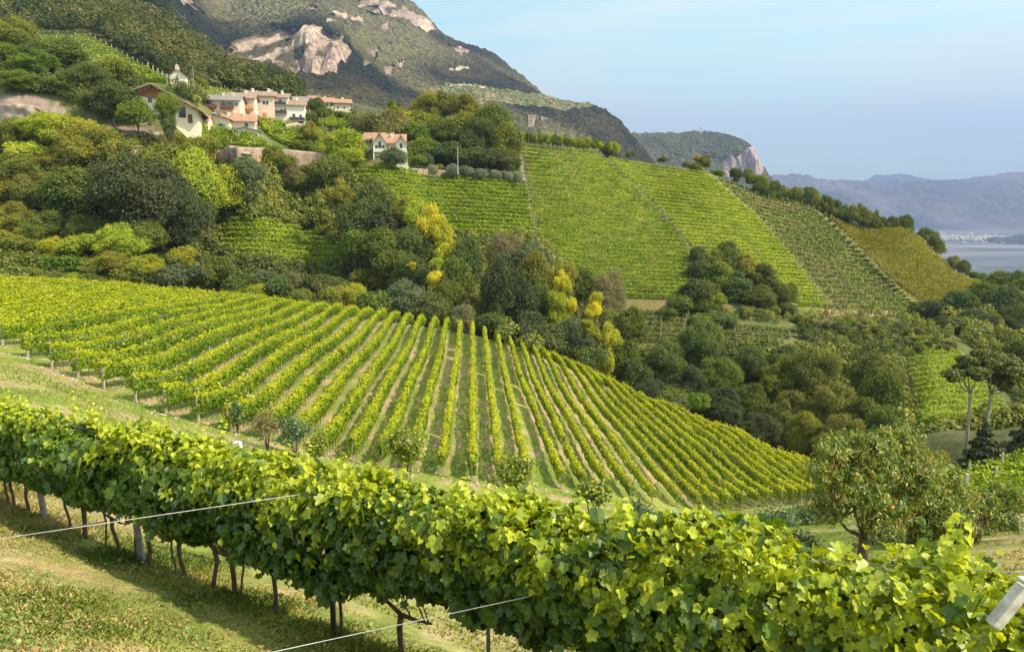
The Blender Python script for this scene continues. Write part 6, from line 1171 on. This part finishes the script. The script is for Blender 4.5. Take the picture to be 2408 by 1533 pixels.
# ================================================================== GRASS
def blades(name, X, Yg, h, mat, tintf, label, wd=.012, n3=1):
    n_ = len(X); Z = gz(X, Yg); a = RN.rand(n_) * 2 * PI; ln = np.stack([np.cos(a), np.sin(a), np.zeros(n_)], 1); sd = np.stack([-np.sin(a), np.cos(a), np.zeros(n_)], 1); H = h * (.4 + .9 * RN.rand(n_)); W = wd * (.6 + .8 * RN.rand(n_)); lean = (.2 + .9 * RN.rand(n_)) * H
    b0 = np.stack([X, Yg, Z - .02], 1); m_ = b0 + ln * (lean * .35)[:, None] + np.array([0, 0, 1]) * (H * .62)[:, None]; tp = b0 + ln * lean[:, None] + np.array([0, 0, 1]) * (H * .95)[:, None]
    co = np.stack([b0 - sd * W[:, None], b0 + sd * W[:, None], m_ + sd * (W * .7)[:, None], tp, m_ - sd * (W * .7)[:, None]], 1).reshape(-1, 3)
    me = fastmesh(name, co, np.arange(0, n_ * 5, 5), np.arange(n_ * 5), {'tint': np.repeat(tintf, 5)}); return tag(link(name, me, None, mat), label, 'grass', None, 'stuff')
n_ = 230000; Yg = 3.8 + 12.5 * RN.rand(n_) ** .9; X = (-1.0 + 2.0 * RN.rand(n_)) * Yg * .95; k = (Yg < 8.2 - .5957 * X); X, Yg = X[k], Yg[k]
pn = fbm(X * 1.1, Yg * 1.1, 4); k = pn + .5 * RN.rand(len(X)) > -.12; X, Yg, pn = X[k], Yg[k], pn[k]
tint = np.clip(.52 - .9 * pn + .25 * fbm(X * .35, Yg * .35, 3) * 3 + .2 * RN.normal(size=len(X)), 0, 1); hgt = .035 + .055 * np.clip(fbm(X * .7 + 3, Yg * .7, 3) + .25, 0, 1) + .07 * np.clip(1 - abs(Yg - (6.8 - .5957 * X)) / 1.2, 0, 1)
blades('grass', X, Yg, hgt, M['grass'], tint, 'short mixed grass and weeds under and in front of the near vine row', .0075)
n_ = 60000; Yg = np.exp(np.log(9) + RN.rand(n_) * np.log(52 / 9)); X = (-.85 + 1.8 * RN.rand(n_)) * Yg; k = (Yg > 8.8 - .5957 * X) & (fbm(X * .5, Yg * .5, 3) > -.15); X, Yg = X[k], Yg[k]
tint = np.clip(.45 + 1.2 * fbm(X * .25, Yg * .25, 4) + .2 * RN.normal(size=len(X)), 0, 1); blades('meadow_grass', X, Yg, .07 + .0022 * Yg, M['grass'], tint, 'rough meadow grass on the bank between the near row and the lower vineyard', .012)
n_ = 9000; Yg = 4 + 9 * RN.rand(n_); X = (-.9 + 1.1 * RN.rand(n_)) * Yg; k = (Yg < 7.2 - .5957 * X) & (fbm(X * .8 + 30, Yg * .8, 3) > .0); X, Yg = X[k], Yg[k]; Z = gz(X, Yg) + .015 + .03 * RN.rand(len(X))
tag(leaves('leaf_litter', np.stack([X, Yg, Z], 1), np.array([0, 0, 1.]) + RN.normal(size=(len(X), 3)) * .3, .026 * (.5 + RN.rand(len(X))), {'tint': RN.rand(len(X))}, M['straw'], None, SLEAF, SLEAF_F, RN), 'dry reddish leaves and cut straw lying on the grass', 'leaf litter', None, 'stuff')
n_ = 9000; Yg = 4 + 10 * RN.rand(n_); X = (-.95 + 1.2 * RN.rand(n_)) * Yg; k = (Yg < 8 - .5957 * X) & (fbm(X * .9 + 60, Yg * .9, 3) > .05); X, Yg = X[k], Yg[k]; Z = gz(X, Yg) + .03 + .05 * RN.rand(len(X))
tag(leaves('clover_patches', np.stack([X, Yg, Z], 1), np.array([0, 0, 1.]) + RN.normal(size=(len(X), 3)) * .4, .04 * (.5 + RN.rand(len(X))), {'tint': RN.rand(len(X))}, M['weed'], None, SLEAF, SLEAF_F, RN), 'broad leaved weeds growing low in the grass', 'weeds', None, 'stuff')

# ================================================================== HAZE
b = MB(); b.box(-15500, 21500, -60, 19500, -294, 2200)
mh, Nh, Lh, oh = sh('haze_air'); pv = Nh.new('ShaderNodeVolumePrincipled'); pv.inputs['Color'].default_value = (.40, .54, 1.0, 1); pv.inputs['Density'].default_value = 0.000085; pv.inputs['Anisotropy'].default_value = .1
Lh.new(pv.outputs[0], oh.inputs['Volume']); ho = b.build('haze', mh); tag(ho, kind='stuff'); ho['label'] = 'thin bluish haze filling the valley air'; ho['category'] = 'haze'
